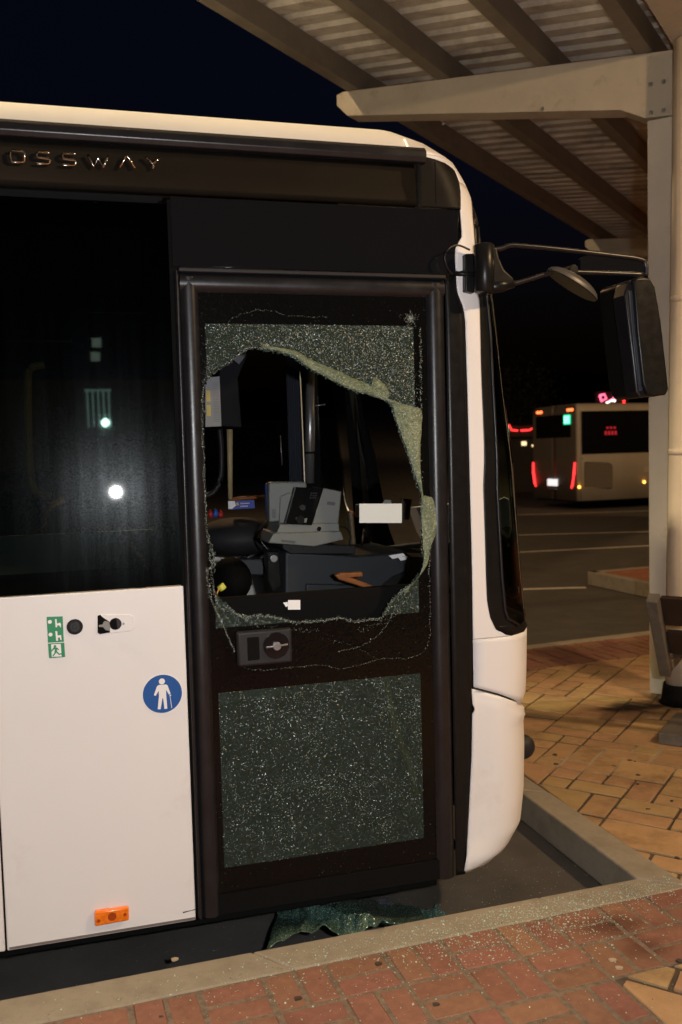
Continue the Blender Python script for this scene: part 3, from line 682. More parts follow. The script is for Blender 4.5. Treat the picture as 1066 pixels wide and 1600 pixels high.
# front door
door = empty('front_door', (0, 0, .15)); door.parent = BUS
lw = .085
gx0, gx1 = xf0+lw-.012, xf1-.078; gz0, gz1 = .17, (0.4673, 2.243)[1]
def bulge_bar(a, b, wdt, hgt, n=10):          # soft rubber section between two points of the door plane
    m = MB(); ax, az = a; bx, bz = b; d = Vector((bx-ax, bz-az)).normalized(); nn = Vector((-d.y, d.x)); rows = []
    for i in range(n+1):
        t_ = -1+2*i/n; h = -(hgt*(1-abs(t_)**2.6)); rows.append([(ax+nn.x*t_*wdt/2, h+.006, az+nn.y*t_*wdt/2), (bx+nn.x*t_*wdt/2, h+.006, bz+nn.y*t_*wdt/2)])
    m.grid(rows); return m
for a, b, wd_, hg_ in (((xf0+.012, dr_z0), (xf0+.012, dr_z1-.012), .018, .016), ((xf0+.050, dr_z0), (xf0+.050, dr_z1-.03), .062, .020), ((xf1-.036, dr_z0), (xf1-.036, dr_z1-.03), .070, .020), ((xf0+.02, dr_z1-.046), (xf1-.003, dr_z1-.046), .066, .020)):
    bulge_bar(a, b, wd_, hg_).build('frame_rubber', M['rubber'], door, recalc=False)
ft = MB(); ft.box(xd0+.006, xf1-.002, -.024, .004, dr_z1-.016, dr_z1-.003); ft.build('top_trim', M['dark_grey'], door, bevel=.003)
kb = MB(); kb.box(xf0+.06, xf1-.06, -.004, .03, dr_z0, gz0+.02); kb.build('kick_strip', M['matt_black'], door)
hole = [(0.6195, 2.052), (0.6463, 2.039), (0.6872, 2.036), (0.7372, 2.021), (0.7823, 1.985), (0.8285, 1.963), (0.8937, 1.931), (0.9501, 1.906), (1.008, 1.891), (1.056, 1.878), (1.085, 1.856), (1.103, 1.8), (1.131, 1.716), (1.159, 1.636), (1.182, 1.56), (1.192, 1.522), (1.19, 1.446), (1.191, 1.361), (1.192, 1.313), (1.183, 1.266), (1.155, 1.225), (1.109, 1.195), (1.063, 1.155), (1.032, 1.105), (0.9876, 1.104), (0.9289, 1.104), (0.8953, 1.114), (0.8714, 1.119), (0.8326, 1.113), (0.7756, 1.114), (0.719, 1.115), (0.682, 1.127), (0.6362, 1.142), (0.5902, 1.149), (0.5445, 1.144), (0.5131, 1.158), (0.4914, 1.182), (0.4654, 1.211), (0.4438, 1.231), (0.4391, 1.276), (0.4521, 1.338), (0.4341, 1.383), (0.4278, 1.455), (0.4276, 1.526), (0.4264, 1.614), (0.4279, 1.702), (0.4282, 1.789), (0.4335, 1.86), (0.4329, 1.92), (0.4516, 1.951), (0.4656, 1.973), (0.4925, 1.99), (0.5286, 2.012), (0.5563, 2.038), (0.588, 2.047)]
def inside(x, y, P):
    c = False; n = len(P)
    for i in range(n):
        a, b = P[i], P[i-1]
        if (a[1] > y) != (b[1] > y) and x < (b[0]-a[0])*(y-a[1])/(b[1]-a[1])+a[0]: c = not c
    return c
WU = ((0.4443, 2.132), (1.176, 1.106)); WLo = ((0.452, 0.8877), (1.178, 0.2765))
wx0, wx1 = WU[0][0], WLo[1][0]
zu1 = (0.4634, 2.132)[1]; zu0 = zu1-1.02; zl1 = (0.452, 0.8899)[1]; zl0 = ((0.4462, 0.2784)[1]+(1.178, 0.2789)[1])/2
# door glass: one pane of nuggets held together, black print round the two clear fields
st = .0065; nx = int((gx1-gx0+.03)/st); nz = int((gz1-gz0+.03)/st)
G_ = MB(); rnd_ = random.Random(3)
vs = []
for j in range(nz+1):
    for i in range(nx+1):
        x = gx0-.015+i*st; z = gz0-.015+j*st
        vs.append((x+rnd_.uniform(-.4, .4)*st, .004+rnd_.uniform(-1, 1)*.00012, z+rnd_.uniform(-.4, .4)*st))
fs = []
for j in range(nz):
    for i in range(nx):
        q = (j*(nx+1)+i, j*(nx+1)+i+1, (j+1)*(nx+1)+i+1, (j+1)*(nx+1)+i)
        cx = sum(vs[a][0] for a in q)/4; cz = sum(vs[a][2] for a in q)/4
        if inside(cx+rnd_.uniform(-.3, .3)*st, cz+rnd_.uniform(-.3, .3)*st, hole): continue
        fs.append(q)
G_.add(vs, fs)
# material: crazed glass with the printed border
mg = M['crazed']; t = mg.node_tree; N = t.nodes; Lk = t.links.new
frit = N.new('ShaderNodeBsdfPrincipled'); frit.inputs['Base Color'].default_value = (.004, .004, .004, 1); frit.inputs['Roughness'].default_value = .12; frit.inputs['Specular IOR Level'].default_value = .2
fn, vv, _ = facet_normal(t, 260, .10)
Lk(fn, frit.inputs['Normal'])
tc = N.new('ShaderNodeTexCoord'); sx = N.new('ShaderNodeSeparateXYZ'); Lk(tc.outputs['Object'], sx.inputs[0])
def gt(sock, val, lt=False):
    r = N.new('ShaderNodeMath'); r.operation = 'LESS_THAN' if lt else 'GREATER_THAN'; Lk(sock, r.inputs[0]); r.inputs[1].default_value = val; return r.outputs[0]
def mul(a, b, op='MULTIPLY'):
    r = N.new('ShaderNodeMath'); r.operation = op; Lk(a, r.inputs[0]); Lk(b, r.inputs[1]); return r.outputs[0]
xin = mul(gt(sx.outputs[0], wx0), gt(sx.outputs[0], wx1, True))
up = mul(gt(sx.outputs[2], zu0), gt(sx.outputs[2], zu1, True)); lo = mul(gt(sx.outputs[2], zl0), gt(sx.outputs[2], zl1, True))
mask = mul(xin, mul(up, lo, 'MAXIMUM'))
out = N['Material Output']; old = out.inputs[0].links[0].from_socket
ms = N.new('ShaderNodeMixShader'); Lk(mask, ms.inputs[0]); Lk(frit.outputs[0], ms.inputs[1]); Lk(old, ms.inputs[2]); Lk(ms.outputs[0], out.inputs[0])
pane_o = G_.build('door_glass', mg, door, recalc=False)
pane_o['label'] = 'crazed green door glass with a large ragged hole'
# folded-over edges of the film of nuggets
def flap(inner, outer, bul, lift=.012, n=26, seed=1, name='glass_flap'):
    r_ = random.Random(seed); a = smooth_path([(p[0], 0, p[1]) for p in inner], 8); b = smooth_path([(p[0], 0, p[1]) for p in outer], 8)
    K = 60
    def at(P, f): x = f*(len(P)-1); i = min(int(x), len(P)-2); return P[i].lerp(P[i+1], x-i)
    rows = []; m = 9
    for k in range(K+1):
        f = k/K; pa, pb = at(a, f), at(b, f); wob = math.sin(f*23)*.3+math.sin(f*51+seed)*.2
        row = []
        for j in range(m+1):
            g = j/m; p = pa.lerp(pb, g); h = math.sin(g*PI)**.7*bul*(1+.35*wob)+lift*(1-g)+.001
            p = p+Vector((r_.uniform(-1, 1)*.0012, -h+r_.uniform(-1, 1)*.0012, r_.uniform(-1, 1)*.0012)); row.append(p)
        rows.append(row)
    q = MB(); q.grid(rows, smooth=False); return q.build(name, M['flap'], pane_o, recalc=False)
flap([(0.6244, 2.053), (0.6855, 2.039), (0.7362, 2.026), (0.7822, 1.989), (0.8312, 1.963), (0.8943, 1.93), (0.9491, 1.906), (1.007, 1.89), (1.068, 1.869)], [(0.6246, 2.06), (0.6904, 2.054), (0.7479, 2.043), (0.7921, 2.018), (0.8435, 1.996), (0.9001, 1.974), (0.9572, 1.947), (1.008, 1.93), (1.075, 1.885)], .010)
flap([(1.01, 1.921), (1.014, 1.903), (1.042, 1.88), (1.07, 1.876)], [(1.018, 1.947), (1.034, 1.952), (1.062, 1.929), (1.081, 1.902)], .008, seed=4)
flap([(1.068, 1.871), (1.087, 1.853), (1.102, 1.801), (1.131, 1.717), (1.158, 1.635), (1.181, 1.561), (1.19, 1.522)], [(1.068, 1.88), (1.156, 1.852), (1.199, 1.838), (1.2, 1.775), (1.194, 1.702), (1.192, 1.611), (1.2, 1.529)], .010, seed=2)
flap([(1.188, 1.529), (1.188, 1.447), (1.191, 1.362), (1.193, 1.313), (1.184, 1.267), (1.156, 1.228), (1.112, 1.198)], [(1.207, 1.533), (1.256, 1.513), (1.269, 1.448), (1.249, 1.398), (1.223, 1.358), (1.212, 1.289), (1.121, 1.179)], .008, seed=3)
# sparkling crack lines, trodden-out chips along each crack; pale ones for the flap rims' highlight
def chips(path, dens, sp, size, off=-.003, r_=None, m=None):
    r_ = r_ or random; m = m or MB()
    for i in range(len(path)-1):
        a, b = Vector((path[i][0], 0, path[i][1])), Vector((path[i+1][0], 0, path[i+1][1])); n = max(1, int((b-a).length*dens))
        for k in range(n):
            p = a.lerp(b, (k+r_.random())/n)+Vector((r_.gauss(0, sp), off-r_.random()*.003, r_.gauss(0, sp)))
            s_ = size*r_.uniform(.4, 1.3); tri = [p+Vector((r_.uniform(-1, 1), r_.uniform(-.7, .7), r_.uniform(-1, 1)))*s_ for _ in range(4)]
            m.add(tri, [(0, 1, 2), (0, 2, 3), (0, 3, 1), (1, 3, 2)])
    return m
def crp(*p): return p
rr_ = random.Random(9)
wob = lambda P, a=.0025: [tuple(q) for q in [(v.x+rr_.uniform(-a, a), v.z+rr_.uniform(-a, a)) for v in smooth_path([(p[0], 0, p[1]) for p in P], 5)]]
CRK = [
 ([(0.4327, 1.926), (0.4487, 2.017), (0.4871, 2.08), (0.5233, 2.137), (0.5694, 2.165), (0.6504, 2.179), (0.7315, 2.161), (0.8617, 2.157)], 420, .0008, .0016),
 ([(0.4329, 1.933), (0.4218, 1.859), (0.4223, 1.755), (0.4209, 1.598), (0.4227, 1.527), (0.4237, 1.437)], 700, .0022, .0022),
 ([(0.4237, 1.437), (0.4442, 1.347), (0.4187, 1.295), (0.4309, 1.214)], 1300, .0035, .0024),
 ([(0.62, 2.053), (0.655, 2.049), (0.6989, 2.041), (0.7363, 2.028), (0.7824, 1.994), (0.8314, 1.968), (0.8944, 1.935), (0.9492, 1.91), (1.007, 1.894), (1.061, 1.874)], 900, .0016, .0024),  # pale chips put in as the highlight along the flap rims
 ([(1.068, 1.871), (1.087, 1.853), (1.102, 1.801), (1.131, 1.717), (1.158, 1.635), (1.181, 1.561), (1.19, 1.522), (1.188, 1.447), (1.191, 1.362), (1.19, 1.313)], 700, .0018, .0022),
 ([(1.156, 1.852), (1.178, 1.748), (1.188, 1.657), (1.191, 1.566)], 500, .006, .0022),
 ([(0.4309, 1.214), (0.4626, 1.131), (0.5049, 1.028)], 1100, .0014, .0022),
 ([(0.4281, 1.378), (0.4358, 1.291), (0.4425, 1.237), (0.4517, 1.192), (0.4772, 1.175)], 900, .0025, .0022),
 ([(0.5317, 0.9729), (0.5844, 0.957), (0.7243, 0.9577), (0.8093, 0.9545), (0.867, 0.9357), (0.945, 0.9423), (1.024, 0.9583), (1.133, 0.951), (1.185, 0.9675), (1.211, 1.014), (1.218, 1.11), (1.216, 1.254), (1.228, 1.35)], 500, .0012, .0016),
 ([(0.8687, 0.997), (0.9467, 1.009), (1.005, 1.036), (1.056, 1.085), (1.086, 1.14)], 600, .0012, .0017),
 ([(0.8305, 1.046), (0.9069, 1.021), (0.9652, 0.9887), (1.024, 0.9537)], 300, .0012, .0015),
 ([(0.4617, 1.964), (0.4923, 1.985), (0.5275, 2.011), (0.5564, 2.036), (0.5893, 2.047)], 900, .0018, .002),
 ([(0.4905, 1.183), (0.5116, 1.16), (0.544, 1.144), (0.5884, 1.147), (0.6349, 1.139), (0.6817, 1.125), (0.7199, 1.113)], 1500, .0025, .0023),
 ([(0.7199, 1.113), (0.7746, 1.111), (0.8323, 1.111), (0.872, 1.117), (0.8999, 1.11), (0.9279, 1.101), (0.9871, 1.102), (1.033, 1.103), (1.063, 1.151), (1.109, 1.191), (1.156, 1.221)], 1500, .0028, .0023),
 ([(0.4834, 1.166), (0.5808, 1.119), (0.6695, 1.095), (0.8059, 1.077)], 500, .005, .0018),
 ([(0.9458, 1.066), (1.042, 1.093), (1.103, 1.146), (1.166, 1.211)], 600, .005, .0018),
 ([(1.031, 2.109), (1.067, 2.12), (1.114, 2.121)], 500, .004, .0022),
 ([(1.2, 2.119), (1.201, 2.019), (1.199, 1.929), (1.199, 1.838)], 700, .0028, .0023),
 ([(1.136, 2.018), (1.17, 1.951), (1.18, 1.861), (1.167, 1.816)], 500, .009, .0022),
 ([(1.202, 1.52), (1.223, 1.358), (1.211, 1.243)], 500, .002, .0018),
 ([(0.4308, 1.933), (0.4582, 1.985), (0.4763, 2.017)], 700, .004, .002)]
for P_, dn, sp_, sz in CRK:
    chips(wob(P_), dn, sp_, sz, r_=rr_).build('crack_line', M['crack'], pane_o, recalc=False)
# star where the pane was struck
star = MB(); c_ = (1.165, 2.157)
for k in range(420):
    a = rr_.uniform(0, 2*PI); d_ = abs(rr_.gauss(0, .011))*(1+.8*(math.sin(a*5) > .3)); p = Vector((c_[0]+math.cos(a)*d_, -.003-.003*rr_.random(), c_[1]+math.sin(a)*d_)); s_ = .0017
    tri = [p+Vector((rr_.uniform(-1, 1), rr_.uniform(-.7, .7), rr_.uniform(-1, 1)))*s_ for _ in range(4)]; star.add(tri, [(0, 1, 2), (0, 2, 3), (0, 3, 1), (1, 3, 2)])
star.build('impact_star', M['crack'], pane_o, recalc=False)
# loose glints all over the pane
gli = MB()
for k in range(2600):
    x = rr_.uniform(gx0, gx1); z = rr_.uniform(gz0, gz1)
    if inside(x, z, hole): continue
    clear = (wx0 < x < wx1) and (zu0 < z < zu1 or zl0 < z < zl1)
    if not clear and rr_.random() < .35: continue
    if clear and z < zl1 and rr_.random() < .8: continue
    p = Vector((x, .0005, z)); s_ = rr_.uniform(.0005, .0014); tri = [p+Vector((rr_.uniform(-1, 1), -abs(rr_.uniform(0, .7)), rr_.uniform(-1, 1)))*s_ for _ in range(4)]
    gli.add(tri, [(0, 1, 2), (0, 2, 3), (0, 3, 1), (1, 3, 2)])
gli_k = gli; gl_o = gli.build('loose_glint', M['crack'], pane_o, recalc=False); gl_o['kind'] = 'stuff'
# door handle with lock
ha, hb = (0.5099, 0.9793), (0.699, 1.099)
hd = MB(); hd.prism([(ha[0], ha[1]+.0), (hb[0], ha[1]+.0), (hb[0], hb[1]), (ha[0], hb[1])], -.030, .0); handle = hd.build('door_handle', M['dark_grey'], door, bevel=.009, seg=3)
hw = hb[0]-ha[0]; hh = hb[1]-ha[1]
MB().box(ha[0]+hw*.17, ha[0]+hw*.40, -.0312, -.02, ha[1]+hh*.16, hb[1]-hh*.16).build('finger_recess', M['matt_black'], handle, bevel=.004)
kc = (ha[0]+hw*.70, ha[1]+hh*.54)
MB().disc(kc, hw*.24, -.036, -.02).build('lock_ring', M['gloss_black'], handle, bevel=.002)
kn = MB(); kn.disc(kc, hw*.075, -.050, -.02, 16); kn.beam((kc[0]-hw*.2, -.046, kc[1]-.001), (kc[0]+hw*.2, -.046, kc[1]+.004), .008, .006); kn.build('lock_knob', M['steel'], handle, bevel=.0015)
# inner ledge of the doorway
bp(MB().prism([(0.4559, 1.197), (1.249, 1.199), (1.245, 1.024), (0.452, 1.087)], .10, .14), 'inner_rail', M['matt_black'], bevel=.004)

# things on the white panel
gs = MB(); gs.prism([(-0.09844, 1.193), (-0.04928, 1.191), (-0.04894, 1.108), (-0.09825, 1.109)], -.0015, 0); st1 = gs.build('emergency_sticker', M['green'], white1, bevel=.0008)
for (cx, cy, r_) in ((78,971.5,.0055), (79,991,.0055)): pass
w_ = MB()
for c in [(-0.08936, 1.176), (-0.08925, 1.135)]: w_.disc(c, .0062, -.0022, -.0012, 16)
w_.prism([(-0.07326, 1.184), (-0.06835, 1.184), (-0.06758, 1.157), (-0.07249, 1.157)], -.0022, -.0012); w_.prism([(-0.07403, 1.145), (-0.06813, 1.144), (-0.06656, 1.113), (-0.07246, 1.113)], -.0022, -.0012)
w_.prism([(-0.06801, 1.169), (-0.05808, 1.171), (-0.0553, 1.166), (-0.05684, 1.154), (-0.0614, 1.163), (-0.06828, 1.163)], -.0022, -.0012); w_.prism([(-0.06779, 1.13), (-0.05686, 1.131), (-0.05562, 1.114), (-0.05957, 1.115), (-0.06117, 1.123), (-0.06708, 1.123)], -.0022, -.0012)
w_.build('sticker_print', M['sign_white'], st1)
g2 = MB(); g2.prism([(-0.09839, 1.106), (-0.04809, 1.105), (-0.04719, 1.058), (-0.09661, 1.058)], -.0015, 0); st2 = g2.build('exit_sticker', M['green'], white1, bevel=.0008)
w_ = MB(); w_.prism([(-0.08868, 1.103), (-0.05913, 1.102), (-0.05797, 1.061), (-0.08857, 1.062)], -.0020, -.0012); w_.build('doorway_print', M['sign_white'], st2)
w_ = MB(); w_.disc((-0.07718, 1.096), .0042, -.0026, -.0018, 12)
w_.prism([(-0.08125, 1.093), (-0.07048, 1.091), (-0.06489, 1.084), (-0.06695, 1.082), (-0.07169, 1.086), (-0.07108, 1.078), (-0.06446, 1.071), (-0.05647, 1.072), (-0.05567, 1.068), (-0.06661, 1.067), (-0.07417, 1.075), (-0.07833, 1.07), (-0.08357, 1.063), (-0.08642, 1.066), (-0.08011, 1.074), (-0.07759, 1.087), (-0.08363, 1.084), (-0.08779, 1.079), (-0.08965, 1.082)], -.0026, -.0018); w_.build('running_figure_print', M['green'], st2)
b_ = MB(); bc_ = (-0.01317, 1.154); b_.disc(bc_, .0255, -.004, 0); b1 = b_.build('round_button', M['satin_black'], white1, bevel=.0015)
b_ = MB(); b_.disc(bc_, .0165, -.009, -.003); b_.disc(bc_, .0075, -.011, -.003, 16); b_.build('button_cap', M['rubber'], b1, bevel=.0015)
fl = MB(); fl.prism([(0.05829, 1.183), (0.06858, 1.187), (0.1622, 1.182), (0.1742, 1.174), (0.1747, 1.136), (0.1641, 1.127), (0.06791, 1.123), (0.05608, 1.13)], -.0035, 0); plate = fl.build('lock_plate', M['white'], white1, bevel=.003)
MB().prism([(0.05938, 1.185), (0.0686, 1.188), (0.07432, 1.18), (0.09595, 1.163), (0.0965, 1.127), (0.06392, 1.124), (0.05708, 1.13)], -.0045, -.003).build('lock_recess', M['matt_black'], plate, bevel=.0008)
MB().prism([(0.06116, 1.155), (0.07335, 1.156), (0.07989, 1.167), (0.09397, 1.164), (0.09839, 1.148), (0.09469, 1.133), (0.08267, 1.137), (0.07498, 1.147), (0.0609, 1.149)], -.012, -.004).build('lock_lever', M['lt_grey'], plate, bevel=.002)
hc = (0.1149, 1.154); hol = MB(); hol.disc(hc, .0195, -.0045, -.003); hol.build('key_hole', M['matt_black'], plate)
hol = MB(); hol.prism([(hc[0]+.003, hc[1]+.0175)]+[(hc[0]+.018*math.cos(a), hc[1]+.018*math.sin(a)) for a in [1.25-2.5*k/10 for k in range(11)]]+[(hc[0]+.006, hc[1]-.0175)], -.0052, -.0046); hol.build('lock_barrel', M['dark_grey'], plate)
MB().disc((0.1405, 1.153), .004, -.006, -.003, 12).build('plate_screw', M['steel'], plate)
sc_ = (0.2575, 0.9069)
sgn = MB(); sgn.disc(sc_, .0665, -.0012, 0, 40); rim_ = sgn.build('priority_sticker', M['sign_white'], white1)
MB().disc(sc_, .0645, -.0018, -.001, 40).build('sticker_field', M['sign_blue'], rim_)
fg = MB(); fg.disc((0.2571, 0.9492), .0100, -.0024, -.0016, 20)
fg.prism([(0.2472, 0.9383), (0.2714, 0.9374), (0.2754, 0.9334), (0.2839, 0.9054), (0.2785, 0.9027), (0.2696, 0.9198), (0.2695, 0.8992), (0.2714, 0.8556), (0.2619, 0.8555), (0.2591, 0.8916), (0.2565, 0.8918), (0.2493, 0.8557), (0.2398, 0.8567), (0.2457, 0.8994), (0.2454, 0.919), (0.2353, 0.9026), (0.2291, 0.9054), (0.2407, 0.9346)], -.0024, -.0016)
fg.prism([(0.2796, 0.9026), (0.2858, 0.9009), (0.2855, 0.8976), (0.2825, 0.8979), (0.2873, 0.8561), (0.2852, 0.8563), (0.2811, 0.8981)], -.0024, -.0016)
fg.build('figure_with_cane_print', M['sign_white'], rim_)
mk = MB(); mk.prism([(0.009036, 0.2072), (0.1187, 0.2044), (0.1179, 0.1592), (0.007945, 0.1571)], -.022, 0); mko = mk.build('side_marker_lamp', M['orange'], white1, bevel=.006, seg=3)
MB().disc((0.06367, 0.1827), .014, -.0226, -.02, 18).build('reflector_core', M['orange_dark'], mko)
for c in ((0.02003, 0.1758), (0.1053, 0.1835)): MB().disc(c, .006, -.0232, -.02, 12).build('screw', M['orange_dark'], mko)

# underside, wheels
bp(MB().box(-8.9, 1.25, .07, 2.43, .06, .16), 'chassis', M['matt_black'])
for (x, o) in ((-1.35, .2), (-7.0, .2), (-1.35, 2.3), (-7.0, 2.3)):
    tr_ = MB()
    prof = [(.0, .30), (.0, .44), (.03, .48), (.27, .48), (.30, .44), (.30, .30)]
    tr_.grid([[(x+r*math.cos(2*PI*k/28), o-.15+ow if o < 1 else o+.15-ow, .33+r*math.sin(2*PI*k/28)) for k in range(29)] for ow, r in prof])
    wh = bp(tr_, 'wheel', M['rubber']); wh.location = (0, 0, .15)
    rm_ = MB(); sgn_ = -1 if o < 1 else 1
    rm_.grid([[(x+r*math.cos(2*PI*k/28), o+sgn_*ow, .33+r*math.sin(2*PI*k/28)) for k in range(29)] for ow, r in ((.13, .30), (.07, .27), (.07, .14), (.14, .10), (.14, .0))]); rm_.build('rim', M['steel'], wh)

# interior ---------------------------------------------------------------
bp(MB().box(-8.9, 1.35, .10, 2.42, .17, .20), 'cabin_floor', M['interior'])
bp(MB().box(-8.9, 1.0, .10, 2.42, 2.62, 2.66), 'cabin_ceiling', M['interior_wall'])
def prismp(name, pts, o0, o1, mt, bevel=.006, parent=BUS): m = MB(); m.prism(pts, o0, o1); return bp(m, name, mt, parent, bevel=bevel)
# cab cabinet and dashboard
prismp('cab_cabinet', [(0.9112, 1.25), (1.26, 1.212), (1.513, 1.216), (1.503, 0.7644), (0.8978, 0.8155)], 1.0, 1.5, M['mid_grey'], .012)
prismp('cabinet_drawer', [(1.002, 1.099), (1.283, 1.075), (1.276, 0.8167), (0.9941, 0.84)], .985, 1.0, M['mid_grey'], .008)
prismp('cabinet_top', [(0.8924, 1.293), (1.234, 1.266), (1.233, 1.225), (0.9291, 1.242), (0.8916, 1.267)], .95, 1.5, M['dark_grey'], .005)
dash = MB(); rows = []
dc = (1.527, 1.05, 1.016)
for j in range(13):
    a = PI/2*j/12; rows.append([(dc[0]+.30*math.cos(b)*math.cos(a)*1.0, dc[1]+.25+.38*math.sin(b)*math.cos(a), dc[2]-.02+.215*math.sin(a)) for b in [2*PI*k/32 for k in range(33)]])
dash.grid(rows); bp(dash, 'dashboard_hood', M['dark_grey'])
for q in ([(1.375, 1.215), (1.445, 1.223), (1.457, 1.21), (1.394, 1.199)], [(1.463, 1.223), (1.553, 1.215), (1.566, 1.199), (1.488, 1.203)], [(1.42, 1.205), (1.47, 1.208), (1.457, 1.191), (1.432, 1.189)]):
    m = MB(); o_ = .96; m.prism(q, o_-.06, o_-.058); bp(m, 'paper_note', M['paper'])
dsh = MB(); dsh.prism([(1.0, 1.0), (1.50, 1.05), (1.50, .2), (1.2, .2)], 1.5, 2.42); bp(dsh, 'dashboard', M['interior'], bevel=.02)
dsh = MB(); dsh.prism([(1.18, .86), (1.5, .92), (1.5, .2), (1.3, .2)], .42, 1.5); bp(dsh, 'front_bulkhead', M['interior'], bevel=.02)
sw = MB(); cw = Vector((.95, 1.95, 1.12)); sw.tube([cw+Vector((math.cos(a)*.21*.8, math.sin(a)*.21, math.cos(a)*.21*.6)) for a in [2*PI*k/28 for k in range(28)]], .014, 8, closed=True); sw.tube([cw+Vector((-.16, 0, -.1)), cw, cw+Vector((.16, 0, .1))], .014, 6); sw.tube([cw, cw+Vector((.2, 0, -.3))], .03, 8)
bp(sw, 'steering_wheel', M['rubber'])
# ticket machine
O1 = .86
tm = empty('ticket_machine', (0, 0, .15)); tm.parent = BUS
def tmp(name, pts, o0, o1, mt, bevel=.005): m = MB(); m.prism(pts, o0, o1); return m.build(name, mt, tm, bevel=bevel)
tmp('base', [(0.8071, 1.307), (1.014, 1.28), (1.153, 1.304), (1.139, 1.342), (0.8341, 1.349)], .86, 1.12, M['lt_grey'])
tmp('plinth', [(0.8496, 1.344), (1.139, 1.338), (1.137, 1.378), (0.8682, 1.385)], .88, 1.10, M['lt_grey'])
tmp('body', [(1.016, 1.378), (1.064, 1.538), (1.079, 1.535), (1.156, 1.518), (1.137, 1.372)], .89, 1.08, M['lt_grey'])
tmp('display', [(0.8918, 1.385), (0.9428, 1.546), (1.068, 1.537), (1.01, 1.374)], .87, .90, M['gloss_black'], .003)
lens = MB(); lens.disc((0.9676, 1.455), .013, .862, .872, 20); lens.build('card_reader', M['dark_grey'], tm)
lens = MB(); lens.disc((0.9559, 1.402), .018, .860, .872, 20); lens.build('scanner_lens', M['satin_black'], tm)
tmp('scanner_tab', [(0.9751, 1.407), (0.9868, 1.408), (0.9833, 1.389), (0.9717, 1.388)], .861, .87, M['lt_grey'], .001)
tmp('screen_back', [(0.8471, 1.56), (0.8591, 1.568), (1.016, 1.563), (1.025, 1.551), (1.002, 1.391), (0.8445, 1.387)], 1.0, 1.06, M['lt_grey'], .010)
tmp('screen_rim', [(0.8445, 1.556), (0.8626, 1.564), (1.022, 1.558), (1.011, 1.387), (0.8453, 1.394)], 1.055, 1.085, M['blue'], .005)
tmp('screen_panel', [(0.8961, 1.504), (0.9379, 1.517), (0.9555, 1.51), (0.9126, 1.367), (0.886, 1.368)], .985, 1.0, M['lt_grey'], .003)
vt = MB()
for k in range(7): 
    a = (0.8571, 1.444); vt.box(a[0], a[0]+.018, .995, .9995, a[1]-.006*k-.003, a[1]-.006*k)
vt.build('vent_slots', M['print'], tm)
MB().disc((1.041, 1.357), .010, .868, .88, 18).build('lock', M['chrome'], tm)
kp = MB(); a = (1.008, 1.513); b = (1.049, 1.528)
for i in range(3):
    for j in range(3):
        x = a[0]+i*.011-j*.003; z = a[1]+.006-j*.010; kp.box(x, x+.007, .8665, .871, z-.006, z)
kp.build('key_pad', M['dark_grey'], tm)
lb = MB(); lb.prism([(1.089, 1.477), (1.124, 1.47), (1.121, 1.456), (1.085, 1.462)], .8865, .8895); lb.build('label', M['print'], tm)
lb = MB(); lb.prism([(0.867, 1.319), (0.9299, 1.309), (0.9267, 1.299), (0.8667, 1.31)], .8565, .8595); lb.build('label', M['print'], tm)
for pts_ in ([(1.171, 1, 1.354), (1.202, 0.98, 1.342), (1.21, 0.95, 1.308), (1.203, 0.95, 1.268)], [(0.8552, 1.05, 1.395), (0.8113, 1, 1.359), (0.7998, 0.98, 1.307), (0.8314, 0.97, 1.263)]):
    tm_c = MB().tube(smooth_path(pts_, 5), .004, 7); tm_c.build('cable', M['rubber'], tm)
for k, x in enumerate((455, 470, 500, 515)):
    c = (0.9294, 1.265); c2 = (1.108, 1.253)
    MB().disc((c[0]+(c2[0]-c[0])*k/3, c[1]), .006, .944, .951, 12).build('rivet', M['dark_grey'], tm)
# knob under the machine
MB()
bp(MB().disc((0.8466, 1.229), .018, .93, .97, 20), 'ignition_knob', M['steel'], bevel=.003)
bp(MB().prism([(0.8283, 1.257), (0.878, 1.254), (0.885, 1.1), (0.843, 1.074), (0.8243, 1.133)], .97, 1.02), 'knob_panel', M['satin_black'], bevel=.004)
prismp('seat_panel', [(0.6566, 1.203), (0.8563, 1.197), (0.8847, 1.109), (0.7761, 1.116)], 1.25, 1.3, M['mid_grey'], .01)
# driver's seat (dark)
def lump(c, r, name, mt, n=14):
    m = MB(); m.grid([[(c[0]+r[0]*math.cos(b)*math.cos(a), c[1]+r[1]*math.sin(b)*math.cos(a), c[2]+r[2]*math.sin(a)) for b in [2*PI*k/20 for k in range(21)]] for a in [-PI/2+PI*j/n for j in range(n+1)]]); return bp(m, name, mt)
c_ = (0.6807, 1.1, 1.126); lump(c_, (.09, .16, .10), 'seat_cushion', M['matt_black'])
c_ = (0.8193, 1.7, 1.267); lump((c_[0], c_[1], c_[2]), (.22, .25, .10), 'driver_armrest', M['interior'])
c_ = (0.5603, 0.55, 1.185); ys = MB(); ys.tube([(0.5374, 0.5, 1.188), (0.5493, 0.5, 1.17)], .016, 8); bp(ys, 'yellow_tag', mat('lime_tag', (.75, .75, .12), .5))
bp(MB().tube(smooth_path([(0.5345, 0.5, 1.178), (0.5135, 0.45, 1.151), (0.5101, 0.4, 1.129)], 4), .003, 6), 'tag_cord', M['yellow'])
# brown wooden grip
prismp('door_grip', [(1.06, 1.169), (1.086, 1.177), (1.186, 1.175), (1.189, 1.154), (1.142, 1.152), (1.251, 1.104), (1.222, 1.094), (1.142, 1.125), (1.079, 1.148)], .7, .73, M['wood'], .006)
